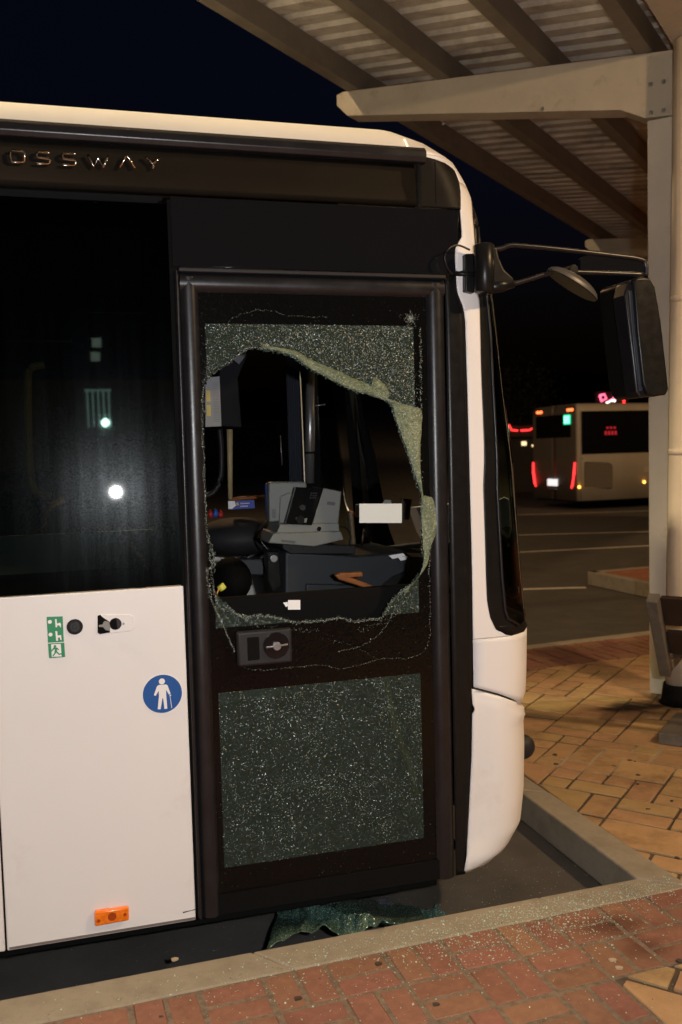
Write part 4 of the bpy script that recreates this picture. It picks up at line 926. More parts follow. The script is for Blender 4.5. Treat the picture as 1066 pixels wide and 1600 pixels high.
# pole with clamp
po = MB(); po.tube([(1.132, 1.3, 2.089), (1.113, 1.3, 1.546)], .022, 14); pole = bp(po, 'grab_pole', M['steel'])
MB().tube([(1.119, 1.3, 1.699), (1.119, 1.3, 1.689)], .025, 14).build('pole_clamp', M['matt_black'], pole)
bp(MB().tube([(1.179, 1.4, 1.927), (1.229, 1.4, 1.933)], .004, 6), 'hook', M['steel'])
bp(MB().tube([(1.174, 1.4, 1.908), (1.168, 1.4, 1.701)], .0022, 6), 'pull_cord', M['steel'])
bp(MB().tube([(1.04, 1.6, 1.788), (1.045, 1.6, 1.633)], .003, 6), 'cab_cable', M['steel'])
cu = MB(); a, b = (1.047, 1.45, 2.134), (1.113, 1.45, 1.396)
cu.grid([[(a[0]+(b[0]-a[0])*k/24, 1.45+.012*math.sin(k*1.5), z) for k in range(25)] for z in (a[2]+.25, a[2], b[2])]); bp(cu, 'cab_curtain', mat('navy_curtain', (.012, .015, .026), .9), recalc=False)
# left: cabin wall unit with timetable, window frame, cream rail, blue sticker
prismp('cabin_partition', [(0.677, 2.183), (0.8238, 2.19), (0.7589, 2.051), (0.7692, 1.82), (0.6646, 1.828)], 1.2, 1.24, M['partition'], .006)
prismp('partition_light_panel', [(0.7235, 2.135), (0.7931, 2.178), (0.7891, 2.146), (0.758, 2.105)], 1.15, 1.17, M['pale_plastic'], .003)
ppr = MB(); ppr.prism([(0.5933, 2.044), (0.657, 2.049), (0.6579, 1.825), (0.5855, 1.823)], 1.098, 1.1); pp = bp(ppr, 'timetable_sheet', mat('timetable_paper', (.27, .28, .31), .8))
lines = MB()
for k in range(22):
    y = 598+k*3.0; 
    z = (0.618, 2.02)[1]-k*.0082
    lines.box((0.6236, 2.015)[0], (0.6524, 2.015)[0], 1.0965, 1.0972, z-.0012, z)
lines.build('timetable_lines', M['print'], pp)
yl = MB(); a, b = (0.5937, 1.986), (0.6127, 1.871); yl.box(a[0], b[0], 1.0966, 1.0974, b[1], b[1]+.05); yl.box(a[0], b[0], 1.0966, 1.0974, b[1]+.065, a[1]); yl.build('timetable_highlight', M['print_yellow'], pp)
bp(MB().tube([(0.8112, 1.8, 1.828), (0.8066, 1.8, 1.645), (0.8019, 1.8, 1.458)], [.016, .014, .012], 10), 'cream_rail', M['cream_rail'])
bp(MB().tube([(0.7984, 1.8, 1.455), (0.8882, 1.8, 1.462), (0.9927, 1.8, 1.464)], .010, 8), 'ledge_trim', M['wood'])
bs = MB(); bs.prism([(0.7397, 1.464), (0.8725, 1.465), (0.8744, 1.423), (0.7415, 1.422)], 1.495, 1.5); bso = bp(bs, 'blue_notice', mat('blue_notice_print', (.02, .05, .35), .5))
x_ = MB(); x_.prism([(0.7413, 1.464), (0.7734, 1.463), (0.779, 1.44), (0.7592, 1.425), (0.74, 1.426)], 1.4935, 1.4946); x_.build('notice_white_print', M['paper'], bso)
x_ = MB(); x_.prism([(0.7795, 1.453), (0.7893, 1.458), (0.7953, 1.443), (0.7822, 1.439)], 1.4935, 1.4946); x_.build('notice_yellow_print', M['print_yellow'], bso)
x_ = MB()
for (a, b) in (((0.8019, 1.449), (0.8507, 1.454)), ((0.8014, 1.435), (0.8405, 1.44))):
    n = 6
    for k in range(n): x_.box(a[0]+(b[0]-a[0])*k/n, a[0]+(b[0]-a[0])*(k+.65)/n, 1.4935, 1.4946, b[1]-.007, b[1]-.002)
x_.build('notice_lettering', M['sign_white'], bso)
bp(MB().tube(smooth_path([(0.726, 1.6, 1.827), (0.7324, 1.6, 1.73), (0.7241, 1.6, 1.584), (0.6889, 1.6, 1.51), (0.6459, 1.6, 1.489)], 5), .014, 8), 'cab_window_frame', M['dark_grey'])
for p, mt in (((0.6229, 1.3, 1.417), 'red'), ((0.6474, 1.3, 1.419), 'blue'), ((0.6717, 1.3, 1.415), 'red')):
    m = MB(); m.tube([(p[0], p[1], p[2]-.018), (p[0], p[1], p[2]), (p[0], p[1], p[2]+.02)], [.012, .014, .004], 10); bp(m, 'bottle', M[mt])
# blank white stand-in card, set forward of the dash, and its clip
cd = MB(); cd.prism([(1.117, 1.483), (1.3, 1.476), (1.298, 1.396), (1.115, 1.405)], .5, .503); bp(cd, 'stand_in_card', M['paper'])
bp(MB().prism([(1.318, 1.459), (1.33, 1.478), (1.36, 1.476), (1.363, 1.457)], .806, .812), 'stand_in_card_clip', M['lt_grey'], bevel=.002)
bp(MB().prism([(1.202, 1.461), (1.217, 1.463), (1.215, 1.404), (1.2, 1.404)], .82, .84), 'card_holder', M['lt_grey'], bevel=.002)
bp(MB().tube([(1.244, 0.85, 1.349), (1.237, 0.85, 1.31), (1.23, 0.85, 1.275)], .005, 8), 'card_holder_stem', M['chrome'])
bp(MB().prism([(1.463, 1.474), (1.513, 1.466), (1.498, 1.372), (1.464, 1.373)], .95, .97), 'brown_folder', mat('brown_cover', (.05, .035, .025), .6), bevel=.002)
bp(MB().prism([(1.199, 1.432), (1.234, 1.413), (1.228, 1.405), (1.189, 1.424)], .9, .92), 'pen', M['wood'], bevel=.001)
pc = MB(); pc.prism([(0.7165, 1.176), (0.7608, 1.173), (0.7597, 1.139), (0.7154, 1.142)], .092, .094); bp(pc, 'stand_in_slip', M['paper'])  # blank white slip added where the real item is unseen
bp(MB().prism([(0.699, 1.168), (0.7162, 1.169), (0.7158, 1.154), (0.7083, 1.152)], .0945, .0960), 'paper_corner', M['paper'])
# passenger side, dimly seen through the tinted glass
hr = MB(); hr.tube(smooth_path([(-0.07589, 0.35, 2.029), (-0.1191, 0.35, 2.02), (-0.1335, 0.35, 1.984), (-0.1427, 0.35, 1.738), (-0.1376, 0.35, 1.614), (-0.1136, 0.35, 1.575), (-0.07511, 0.35, 1.564)], 5), .014, 10); bp(hr, 'handrail', M['yellow'])
hr = MB(); hr.tube([(-0.119, 0.6, 1.424), (-0.08673, 0.6, 1.521), (-0.0343, 0.6, 1.543)], .016, 10); bp(hr, 'handrail', M['yellow'])
hr = MB(); hr.tube(smooth_path([(1.06, 0.05, 0.9422), (1.063, 0.05, 0.8713), (1.071, 0.05, 0.7761), (1.103, 0.05, 0.6539), (1.145, 0.05, 0.5413), (1.173, 0.05, 0.4293)], 5), .014, 10); bp(hr, 'door_handrail', mat('bright_yellow_rail', (.80, .42, .06), .5))
def bus_seat(x, o):
    s_ = MB(); s_.box(x, x+.42, o, o+.42, .62, .72); so = bp(s_, 'passenger_seat', M['interior'], bevel=.03)
    q = MB(); q.prism([(x-.02, .68), (x+.06, .68), (x-.02, 1.35), (x-.10, 1.35)], o, o+.42); q.build('seat_back', M['interior_wall'], so, bevel=.03)
    q = MB(); q.box(x+.15, x+.25, o+.16, o+.26, .2, .62); q.build('seat_leg', M['steel'], so)
for x in (-.9, -1.7, -2.5, -4.2, -5.0):
    for o in (.25, .72, 1.5, 1.97): bus_seat(x, o)
prt = MB(); prt.box(.20, .23, .15, .95, .2, 1.35); bp(prt, 'partition', M['interior_wall'], bevel=.01)

# mirror -----------------------------------------------------------------
arm = empty('mirror_arm', (0, 0, .15)); arm.parent = BUS
MA = -.06
def mp_(name, pts, o0, o1, mt, bevel=.004): m = MB(); m.prism(pts, o0, o1); return m.build(name, mt, arm, bevel=bevel, seg=3)
mp_('base_plate', [(1.368, 2.383), (1.403, 2.385), (1.4, 2.246), (1.366, 2.252)], -.03, .06, M['satin_black'])
m = MB(); m.tube([(1.424, -0.06, 2.412), (1.424, -0.06, 2.406), (1.425, -0.06, 2.326), (1.424, -0.06, 2.248), (1.423, -0.06, 2.241)], [.030, .037, .036, .035, .028], 18); m.build('hinge_barrel', M['satin_black'], arm)
mp_('hinge_fin', [(1.434, 2.408), (1.468, 2.398), (1.475, 2.361), (1.494, 2.323), (1.531, 2.293), (1.531, 2.273), (1.431, 2.246)], -.08, -.04, M['satin_black'], .008)
m = MB(); m.tube([(1.431, -0.06, 2.261), (1.488, -0.06, 2.269), (1.538, -0.06, 2.277)], [.026, .024, .014], 12); m.build('arm_socket', M['satin_black'], arm)
m = MB(); m.tube(smooth_path([(1.463, -0.06, 2.394), (1.493, -0.06, 2.399), (1.523, -0.06, 2.41), (1.57, -0.06, 2.411), (1.736, -0.06, 2.403), (1.946, -0.06, 2.389), (2.054, -0.06, 2.379), (2.078, -0.06, 2.361), (2.081, -0.06, 2.321)], 5), .0085, 10); m.build('upper_rod', M['rubber'], arm)
m = MB(); m.tube(smooth_path([(1.531, -0.06, 2.275), (1.586, -0.06, 2.29), (1.658, -0.06, 2.312), (1.735, -0.06, 2.326), (1.8, -0.06, 2.325), (1.946, -0.06, 2.324), (2.07, -0.06, 2.323)], 5), .0085, 10); m.build('lower_rod', M['rubber'], arm)
m = MB(); m.prism([(1.873, 2.405), (2.066, 2.386), (2.082, 2.365), (2.082, 2.328), (1.824, 2.325), (1.806, 2.339), (1.806, 2.375)], -.06, -.045); m.build('arm_fairing', M['gloss_black'], arm, bevel=.004)
m = MB(); m.tube(smooth_path([(1.388, -0.02, 2.399), (1.34, -0.03, 2.411), (1.301, -0.04, 2.397), (1.284, -0.04, 2.365), (1.299, -0.03, 2.328), (1.329, -0.01, 2.315), (1.366, 0, 2.327)], 6), .0035, 8); m.build('cable_loop', M['rubber'], arm)
m = MB(); m.tube([(1.327, -0.01, 2.317), (1.397, -0.03, 2.311)], .009, 8); m.build('cable_gland', M['satin_black'], arm)
m = MB(); m.disc((1.757, 2.327), .017, -.10, -.04, 20); m.tube([(1.763, -0.07, 2.324), (1.76, -0.07, 2.283)], .012, 10); m.build('ball_joint', M['satin_black'], arm, bevel=.002)
# wide-angle mirror: a tilted shell
def shell(name, c, ax, ay, az, a, b, d, mt, par):
    ax, ay, az = [Vector(v).normalized() for v in (ax, ay, az)]; m = MB(); rows = []
    for j in range(9):
        t_ = PI/2*j/8; rows.append([Vector(c)+ax*a*math.cos(t_)*math.cos(u)+ay*b*math.cos(t_)*math.sin(u)+az*d*math.sin(t_) for u in [2*PI*k/28 for k in range(29)]])
    m.grid(rows); return m.build(name, mt, par)
c_ = Vector((1.762, -0.07, 2.274)); tip = Vector((1.861, -0.07, 2.219)); tl = Vector((1.668, -0.07, 2.329)); axd = (tip-tl); hlf = axd.length/2
nrm_ = Vector((-axd.z, 0, axd.x)).normalized(); nrm_ = nrm_ if nrm_.z > 0 else -nrm_; nrm_ = (nrm_+Vector((0, -.10, 0))).normalized()
sd = axd.normalized().cross(nrm_)
sm = shell('wide_angle_mirror', (tip+tl)/2, axd, sd, nrm_, hlf, .06, .04, mat('grey_mirror_back', (.07, .065, .06), .4), arm)
q = MB(); q.poly([(tip+tl)/2-nrm_*.002+axd.normalized()*hlf*.98*math.cos(u)+sd.normalized()*.058*math.sin(u) for u in [2*PI*k/28 for k in range(28)]]); q.build('mirror_glass', M['mirror'], sm)
# main mirror housing
mh = MB()
prof = [(2.026, 2.302), (2.05, 2.298), (2.072, 2.268), (2.096, 2.148), (2.114, 2.008), (2.128, 1.896), (2.119, 1.875), (2.065, 1.868), (2.038, 1.875), (2.019, 1.915), (1.996, 2.101), (1.981, 2.284), (1.992, 2.298)]
mh.prism(prof, -.13, .10)
hs = mh.build('mirror_housing', M['satin_black'], arm, bevel=.012, seg=3)
prof = [(1.956, 2.237), (1.973, 2.288), (2.002, 2.3), (2.026, 2.303), (2.046, 1.87), (2.019, 1.865), (2.002, 1.889), (1.987, 2.01)]
mh = MB(); mh.prism(prof, -.11, -.03); h2 = mh.build('mirror_hood', M['rubber'], arm, bevel=.008, seg=3)
q = MB(); q.prism([(1.97, 2.251), (1.991, 2.256), (2.027, 1.893), (2.013, 1.889), (1.995, 2.01)], -.114, -.1105); q.build('mirror_glass', mat('mirror_edge', (.035, .042, .06), .3), h2, bevel=.001)

# ------------------------------------------------------------------ broken glass on the ground
rg = random.Random(12)
def road_pt(px): return px
SH0 = Vector((*(-0.2921, 3.104), -.035)); SH1 = Vector((*(0.2748, 3.267), -.035)); SH2 = Vector((*(-0.2824, 3.637), -.14)); SH3 = Vector((*(0.2721, 3.618), -.14))
rows = []
for j in range(31):
    g = j/30; row = []
    for i in range(61):
        f = i/60
        p = SH0.lerp(SH1, f).lerp(SH2.lerp(SH3, f), g)
        up_ = (SH0-SH1).cross(Vector((0, 0, 1))).normalized()
        front = max(0, 1-g*1.5)
        crease = abs((g-.62)+(f-.15)*1.1)
        h = .02+.030*math.exp(-((f-.30)**2)/.05)+.045*max(0, 1-crease*7)+.03*max(0, 1-abs(f-.20-g*.06)*16)+.012*math.sin(f*9+g*5)+.02*math.exp(-((f-.62)**2)/.03)*g+front*.012*math.sin(f*23)
        h *= min(1, (1-f)*2.2+.2); jag = .25*math.sin(f*31)+.2*math.sin(f*67+1)+.2*math.sin(f*13)
        p = p+Vector((0, 0, max(.003, h)))+(SH2-SH0)*jag*(g-.5)*.25+Vector((rg.uniform(-1, 1), rg.uniform(-1, 1), rg.uniform(-1, 1)))*.0016
        row.append(p)
    rows.append(row)
c0 = rows[15][30].copy(); c0.z = -.15
bs_ = MB(); bs_.grid([[p-c0 for p in r] for r in rows], smooth=False)
gs_ = bs_.build('broken_glass_sheet', M['sheet'], None, recalc=False, solid=.004); gs_.location = c0
tag(gs_, 'crumpled sheet of green crazed glass lying on the road under the bus door', 'broken glass')
# small torn piece to its right
q = MB(); c1 = Vector((*(0.324, 3.544), -.15)); R_ = []
for j in range(6):
    R_.append([Vector(((j-2.5)*.016+rg.uniform(-.004, .004), (i-3)*.014, .012+.02*math.sin(i*1.3+j)+rg.random()*.012)) for i in range(7)])
q.grid(R_, smooth=False); o = q.build('broken_glass_piece', M['sheet'], None, recalc=False, solid=.004); o.location = c1; o.rotation_euler = (.5, -.3, .4)
tag(o, 'small torn piece of green crazed glass right of the larger sheet', 'broken glass')
q = MB(); c1 = Vector((*(0.131, 3.617), -.15)); R_ = []
for j in range(5):
    R_.append([Vector(((j-2.5)*.02, (i-3)*.02, .01+.02*math.sin(i*1.1+j*.8)+rg.random()*.006)) for i in range(6)])
q.grid(R_, smooth=False); o = q.build('torn_film', mat('grey_film', (.06, .055, .075), .25), None, recalc=False, solid=.002); o.location = c1
tag(o, 'dark grey scrap of torn plastic film behind the broken glass sheet', 'plastic scrap')
# crumbs scattered on kerb and bricks
cr = MB()
def crumb(x, y, z, s_):
    p = Vector((x, y, z)); q = [p+Vector((rg.uniform(-1, 1), rg.uniform(-1, 1), rg.uniform(0, 1.3)))*s_ for _ in range(5)]
    cr.add(q, [(0, 1, 2), (0, 2, 3), (0, 3, 1), (1, 3, 4), (1, 4, 2), (2, 4, 3)])
for k in range(4600):
    u = rg.gauss(.95, .55); v = abs(rg.gauss(0, .20))-.11
    if rg.random() < .12: u = rg.uniform(-.7, 2.2); v = rg.uniform(-.11, .7)
    p = OR+K1*u+K2*v
    if v < -.105: continue
    mu_, mv_ = (u % .105), (v % .105)
    in_joint = v > 0 and (min(mu_, .105-mu_) < .012 or min(mv_, .105-mv_) < .012)
    if v > .02 and not in_joint and rg.random() < .55: continue
    crumb(p.x, p.y, .0005, rg.choice([.0014, .0018, .0023, .0030, .0042]))
for k in range(700):
    u = rg.gauss(.9, .7); p = OR+K1*u-K2*rg.uniform(.22, .75); crumb(p.x, p.y, -.149, rg.choice([.0013, .0018, .0024]))
for k in range(620):
    cl_ = rg.choice([(.55, .02), (.95, -.02), (1.25, .0), (1.5, -.04), (.8, .12), (1.1, .10)]); p = OR+K1*(cl_[0]+rg.gauss(0, .10))+K2*(cl_[1]+rg.gauss(0, .045))
    if (p-OR).dot(K2) < -.10: continue
    crumb(p.x, p.y, .001, rg.uniform(.0022, .0046))
tag(cr.build('glass_crumbs', M['crumb'], None, recalc=False), 'scatter of tiny glass crumbs on the kerb and red bricks below the door', 'glass crumbs', kind='stuff')
# grit and dark specks
gr = MB()
for k in range(420):
    p = OR+K1*rg.uniform(-.9, 2.6)+K2*rg.uniform(-.1, .9); s_ = rg.choice([.0012, .002, .003]); 
    q = [p+Vector((rg.uniform(-1, 1), rg.uniform(-1, 1), rg.uniform(0, 1)))*s_ for _ in range(5)]; gr.add(q, [(0, 1, 2), (0, 2, 3), (0, 3, 1), (1, 3, 4), (1, 4, 2), (2, 4, 3)])
tag(gr.build('grit', mat('dark_grit', (.02, .015, .012), .9), None, recalc=False), 'dark grit specks on the red paving', 'grit', kind='stuff')
# a few flat spots of old chewing gum
for i, p in enumerate(((-0.6018, 3.031), (0.8566, 2.957), (0.8639, 2.911))):
    m = MB(); n = 12; m.slab([(.012*(1+.2*math.sin(a*3+i))*math.cos(a), .009*(1+.2*math.sin(a*2+i))*math.sin(a)) for a in [2*PI*k/n for k in range(n)]], -.003, .0025)
    o = m.build('gum_spot', mat('pale_gum', (.42, .34, .24), .8), pavement); o.location = (p[0], p[1], .0)

dg = mat('dark_gum', (.05, .035, .025), .8)
for k in range(26):
    if k < 9: p = OR+K1*rg.uniform(-.6, 2.3)+K2*rg.uniform(.0, .6)
    else: p = CORN+ID*rg.uniform(.1, 3.2)+A1*rg.uniform(.3, 1.3)
    m = MB(); n = 11; q1, q2 = rg.uniform(.5, 1.2), rg.uniform(0, 6); m.slab([(.011*q1*(1+.25*math.sin(a*3+q2))*math.cos(a), .010*q1*(1+.25*math.sin(a*2+q2))*math.sin(a)) for a in [2*PI*i/n for i in range(n)]], -.003, .0016)
    o = m.build('gum_spot', dg, pavement); o.location = (p.x, p.y, 0)
# ------------------------------------------------------------------ canopy
PD = Vector((math.cos(math.radians(58.1)), math.sin(math.radians(58.1)), 0)); BO = Vector((-PD.y, PD.x, 0))
CB_ = Vector((2.15, 6.26, 0))
can = empty('station_canopy', CB_, 0, label='steel canopy with corrugated roof over the bus stop pavement', cat='canopy')
def cp(m, name, mt, **k):
    o = m.build(name, mt, can, **k); return o
def cw_(t_, p_, z): return BO*t_+PD*p_+Vector((0, 0, z))        # relative to the canopy's root
bt = {k: v for k, v in zip(('tipt','tipb','r_top','hau','haub','r_bot'), ((2.419, 4.498), (2.307, 4.302), (-0.1159, 4.208), (0.2188, 3.901), (0.05178, 3.817), (-0.115, 3.799)))}
def topz(t_): return bt['r_top'][1]+(bt['tipt'][1]-bt['r_top'][1])*(t_-bt['r_top'][0])/(bt['tipt'][0]-bt['r_top'][0])
for p_ in (-6.4, 0, 6.4, 12.8):
    out_ = [(bt['tipt'][0], bt['tipt'][1]-.02), (bt['tipt'][0]-.06, topz(bt['tipt'][0]-.06)), (bt['r_top'][0], bt['r_top'][1]), (bt['r_bot'][0], bt['r_bot'][1]), (bt['haub'][0]+.01, bt['haub'][1]), (bt['hau'][0], bt['hau'][1]), (bt['tipb'][0]+.02, bt['tipb'][1]), (bt['tipt'][0], bt['tipt'][1]-.10)]
    m = MB(); n = len(out_); w2 = .09
    vs = [cw_(a, p_-w2, b) for a, b in out_]+[cw_(a, p_+w2, b) for a, b in out_]
    m.add(vs, [tuple(range(n)), tuple(range(2*n-1, n-1, -1))]+[(i, i+n, (i+1) % n+n, (i+1) % n) for i in range(n)])
    cp(m, 'beam', M['steel_paint'], bevel=.006)
    m = MB(); a, b = -.118, .045; vs = [cw_(t_, p_+q_, z) for z in (-.146 if p_ > 8 else 0.0, bt['r_bot'][1]-.004) for t_, q_ in ((a, -.09), (b, -.09), (b, .09), (a, .09))]
    m.add(vs, [(0,1,2,3),(7,6,5,4),(0,4,5,1),(1,5,6,2),(2,6,7,3),(3,7,4,0)]); cp(m, 'post', M['post'], bevel=.006)
pt = [2.27, 1.50, .74, .06]
PH = .17
for p_ in (0, 6.4):
    for t_, z_ in ((-.06, .10), (.02, .10), (-.06, .30), (.02, .30), (.75, .30), (1.5, .36), (2.2, .40)):
        m = MB(); c = cw_(t_, p_-.092, bt['r_bot'][1]-.05+z_*.9); m.beam(c, c-PD*.014, .022, .022); cp(m, 'bolt', M['steel'], bevel=.003)
for t_ in pt:
    z = topz(t_)+PH/2+.002
    m = MB(); m.beam(cw_(t_, -9, z), cw_(t_, 15, z), .095, PH); cp(m, 'purlin', M['purlin'], bevel=.004)
# corrugated sheet, rib by rib
def sheet(p0, p1, t0, t1, dz=0):
    m = MB(); rows = []; p_ = p0; pitch = .20; k = 0
    prof = [(0, 0), (.075, 0), (.095, .028), (.155, .028), (.175, 0)]
    while p_ < p1:
        for a, b in prof: rows.append((p_+a, b))
        p_ += pitch
    rows = [(a, b) for a, b in rows if a <= p1]
    m.grid([[cw_(t_, a, topz(t_)+PH+.006+b+dz) for t_ in (t0, t1)] for a, b in rows], smooth=False); return m
n = 0
p_ = -9
while p_ < 15:
    cp(sheet(p_, min(p_+1.01, 15), -.10, 2.42, dz=.0 if n % 2 == 0 else .003), 'roof_sheet', M['sheet_metal'], recalc=False, solid=.002); p_ += 1.0; n += 1
# box gutter with flat soffit above the post
g0, g1 = -.13, -1.1; zg = topz(-.13)
m = MB(); vs = [cw_(t_, q_, z) for z in (zg-.0, zg+.45) for t_, q_ in ((g0, -9), (g0, 15), (g1, 15), (g1, -9))]
m.add(vs, [(0,1,2,3),(7,6,5,4),(0,4,5,1),(1,5,6,2),(2,6,7,3),(3,7,4,0)]); cp(m, 'gutter_box', M['steel_paint'], bevel=.01)
ld = MB(); ld.beam(cw_(.60, .3, topz(.6)-.02+.1), cw_(.60, 6, topz(.6)-.02+.1), .012, .012); cp(ld, 'cable_conduit', M['steel'])
# downpipe
dp = empty('downpipe', Vector((*(2.179, 5.964), 0)), 0, label='cream round downpipe beside the canopy post with black boot', cat='downpipe')
PB = Vector((*(2.179, 5.964), 0)); 
m = MB(); T = Vector((.065, .0, zg-.01)); m.tube([(0, 0, .10), tuple(T*.3), tuple(T*.7), tuple(T)], .088, 24); m.build('pipe', M['pipe'], dp)
for h in (.16, .39, .62):
    m = MB(); c = T*h; m.tube([c-Vector((0, 0, .02)), c+Vector((0, 0, .02))], .091, 24); m.build('pipe_collar', M['pipe'], dp)
m = MB(); m.tube([(0, 0, 0), (0, 0, .02), (0, 0, .09), (0, 0, .13)], [.13, .115, .105, .10], 24); m.build('boot', M['matt_black'], dp)
# ------------------------------------------------------------------ bench
BC = Vector((1.802, 5.14, 0.4086)); 
bench = empty('bench', (BC.x, BC.y, 0), math.radians(-31.9), label='grey steel bench with dark wooden slats in front of the canopy post', cat='bench')
zc = BC.z
def bb(m, name, mt, **k): return m.build(name, mt, bench, **k)
# local x = along the slats, y = seat direction
back_top = Vector((0, -.30, zc+.47)); cor = Vector((0, 0, zc)); 
for xx in (0, 1.55):
    m = MB(); X = Vector((xx, 0, 0)); m.beam(X+cor+Vector((0, .005, .0)), X+back_top, .06, .07, up=(0, 1, .3)); bb(m, 'back_upright', M['bench_steel'], bevel=.004)
    m = MB(); m.beam(X+cor+Vector((0, -.03, .03)), X+Vector((0, .46, zc+.05)), .05, .06); bb(m, 'seat_bearer', M['bench_steel'], bevel=.004)
    m = MB(); m.beam(X+Vector((.3, .22, zc+.02)), X+Vector((.3, .22, .05)), .06, .06, up=(0, 1, 0)); bb(m, 'leg', M['bench_steel'], bevel=.004)
    m = MB(); m.box(xx-.04, xx+.36, -.02, .44, .0, .065); bb(m, 'foot_bar', M['bench_steel'], bevel=.004)
for f0, f1 in ((.58, .97), (.20, .53)):
    a = cor.lerp(back_top, f0+.04); b = cor.lerp(back_top, f1); nrm_ = Vector((0, .04, .014))
    m = MB(); vs = [Vector((x, 0, 0))+p+q for x in (.03, 1.52) for p in (a, b) for q in (Vector((0, .022, .008)), Vector((0, .055, .02)))]
    m.add(vs, [(0,1,3,2),(4,6,7,5),(0,4,5,1),(2,3,7,6),(0,2,6,4),(1,5,7,3)]); bb(m, 'slat', M['bench_wood'], bevel=.004)
for k in range(3):
    y = .06+k*.135; m = MB(); m.box(.03, 1.52, y, y+.12, zc+.05+.006*k+.03, zc+.08+.006*k+.03); bb(m, 'slat', M['bench_wood'], bevel=.004)

# ------------------------------------------------------------------ parked bus far behind
FBR = Vector((6.688, 26, 0.1146)); ang = math.radians(19.9)
fb = empty('city_bus', (FBR.x, FBR.y, -.15), ang, label='cream bus seen from behind, parked across the road with lights on', cat='bus')
fz = FBR.z+.15; top_ = 2.98
def fp(m, name, mt, parent=None, **k): return m.build(name, mt, parent or fb, **k)
m = MB()
prof = [(fz, 0), (fz+1.2, 0), (2.0, 0), (2.75, .0), (2.90, .03), (top_, .14), (top_+.03, .6)]
rowsf = []
# side with rounded rear corner, plan arc radius .22
def fplan(k, i, z):       # k along: rear centre -> corner -> side forward
    R_ = .2
    if k <= 0: return (i+0, 1.25+k*(1.25-R_-i)*1.0, z)
for z, i in prof:
    row = []
    for k in range(7): row.append((i*.6, 1.25-(1.25-.2-i)*k/6, z))
    for k in range(1, 9):
        a = PI/2*k/8; row.append((i*.6+.2-.2*math.cos(a), i+.2-.2*math.sin(a), z))
    for x in (1, 3, 6, 9, 11.8): row.append((x, i, z))
    rowsf.append(row)
m.grid([[(x, y, z) for x, y, z in r[8:]] for r in rowsf]); m2 = MB(); m2.grid([[(x, 2.5-y, z) for x, y, z in r[8:]] for r in rowsf]); m.add(m2.v, m2.f, True)
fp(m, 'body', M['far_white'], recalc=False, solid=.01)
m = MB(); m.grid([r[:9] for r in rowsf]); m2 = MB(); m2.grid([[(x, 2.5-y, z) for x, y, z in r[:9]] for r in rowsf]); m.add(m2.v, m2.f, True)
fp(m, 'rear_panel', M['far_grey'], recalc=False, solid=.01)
fp(MB().box(.36, 11.8, .6, 1.9, top_+.02, top_+.04), 'roof', M['far_white'])
fp(MB().box(.15, 11.6, .1, 2.4, fz-.05, fz+.05), 'underbody', M['matt_black'])
fp(MB().box(.10, 11.75, -.012, .004, 1.42+.15, 2.78), 'side_window', M['gloss_black'], bevel=.02)
fwn = MB(); fwn.prism([(0, 0)]*0 or [(0, 0), (1, 0), (1, 1)], 0, 0) if False else None
rw = MB(); rw.box(-.012, .0, .36, 2.18, 2.06, 2.72); rwo = fp(rw, 'rear_window', M['dark_glass'] if False else M['gloss_black'], bevel=.03)
dsp = MB(); dsp.box(-.03, -.013, .36, .68, 2.43, 2.70); dso = fp(dsp, 'route_display', M['glow_green'], rwo)
seg = MB()
def digit(x, segs='abcdefg'):
    S7 = {'a': (0, 1, 2, 2), 'd': (0, 1, 0, 0), 'g': (0, 1, 1, 1), 'f': (0, 0, 1, 2), 'e': (0, 0, 0, 1), 'b': (1, 1, 1, 2), 'c': (1, 1, 0, 1)}
    for c in segs:
        a, b, e, f = S7[c]; y0, y1 = x-a*.07, x-b*.07; z0, z1 = 2.48+e*.085, 2.48+f*.085
        seg.box(-.036, -.031, min(y0, y1)-.011, max(y0, y1)+.011, z0-.011, z1+.011)
digit(.63); digit(.49)
seg.build('route_digits', M['glow_mint'], dso)
for y in (.42, 2.02): 
    l = MB(); l.box(-.02, .02, y-.17, y-.03, 2.80, 2.87); l.box(-.02, .02, y+.01, y+.12, 2.80, 2.87); fp(l, 'top_lamp', M['glow_redor'], bevel=.01)
for y, s_ in ((.16, 1), (2.34, -1)):
    l = MB(); l.tube([(-.02, y, 1.35), (-.035, y+.02*s_, 1.05), (-.035, y+.10*s_, .72), (-.03, y+.16*s_, .62)], [.022, .032, .032, .02], 8); fp(l, 'tail_lamp', M['glow_red'])
fp(MB().box(-.03, -.01, 1.04, 1.56, .66, .86), 'number_plate', mat('blank_white_plate', (.9, .9, .9), .5, emit=(1, 1, 1), estr=.9))
fp(MB().tube([(-.03, 1.04, .58), (-.05, 1.3, .56), (-.03, 1.56, .58)], .02, 8), 'rear_handle', M['steel'])
rg_ = MB(); rg_.tube([(-.012, 1.95+.06*math.cos(a), 1.14+.09*math.sin(a)) for a in [2*PI*k/16 for k in range(16)]], .008, 6, closed=True); fp(rg_, 'badge', M['steel'])
gz = MB(); gz.prism([(.18, .66), (1.05, .56), (1.12, .62), (1.12, 1.24), (1.0, 1.32), (.22, 1.36), (.18, 1.32)], -.02, 0); gro = fp(gz, 'engine_grille', mat('grille_dark', (.10, .08, .06), .6), bevel=.02)
sl_ = MB()
for k in range(11): sl_.box(.20, 1.10, -.032, -.021, .64+k*.064, .655+k*.064)
sl_.build('grille_slats', M['far_white'], gro)
ln = MB()
for a in ((.06, .068, fz, 2.8), (1.30, 1.308, .55, 1.57), (3.0, 3.008, fz, 1.3), (1.3, 3.0, 1.293, 1.30), (.07, 1.3, 1.452, 1.46)): ln.box(a[0], a[1], -.003, .0, a[2], a[3])
fp(ln, 'panel_gap', M['matt_black'])
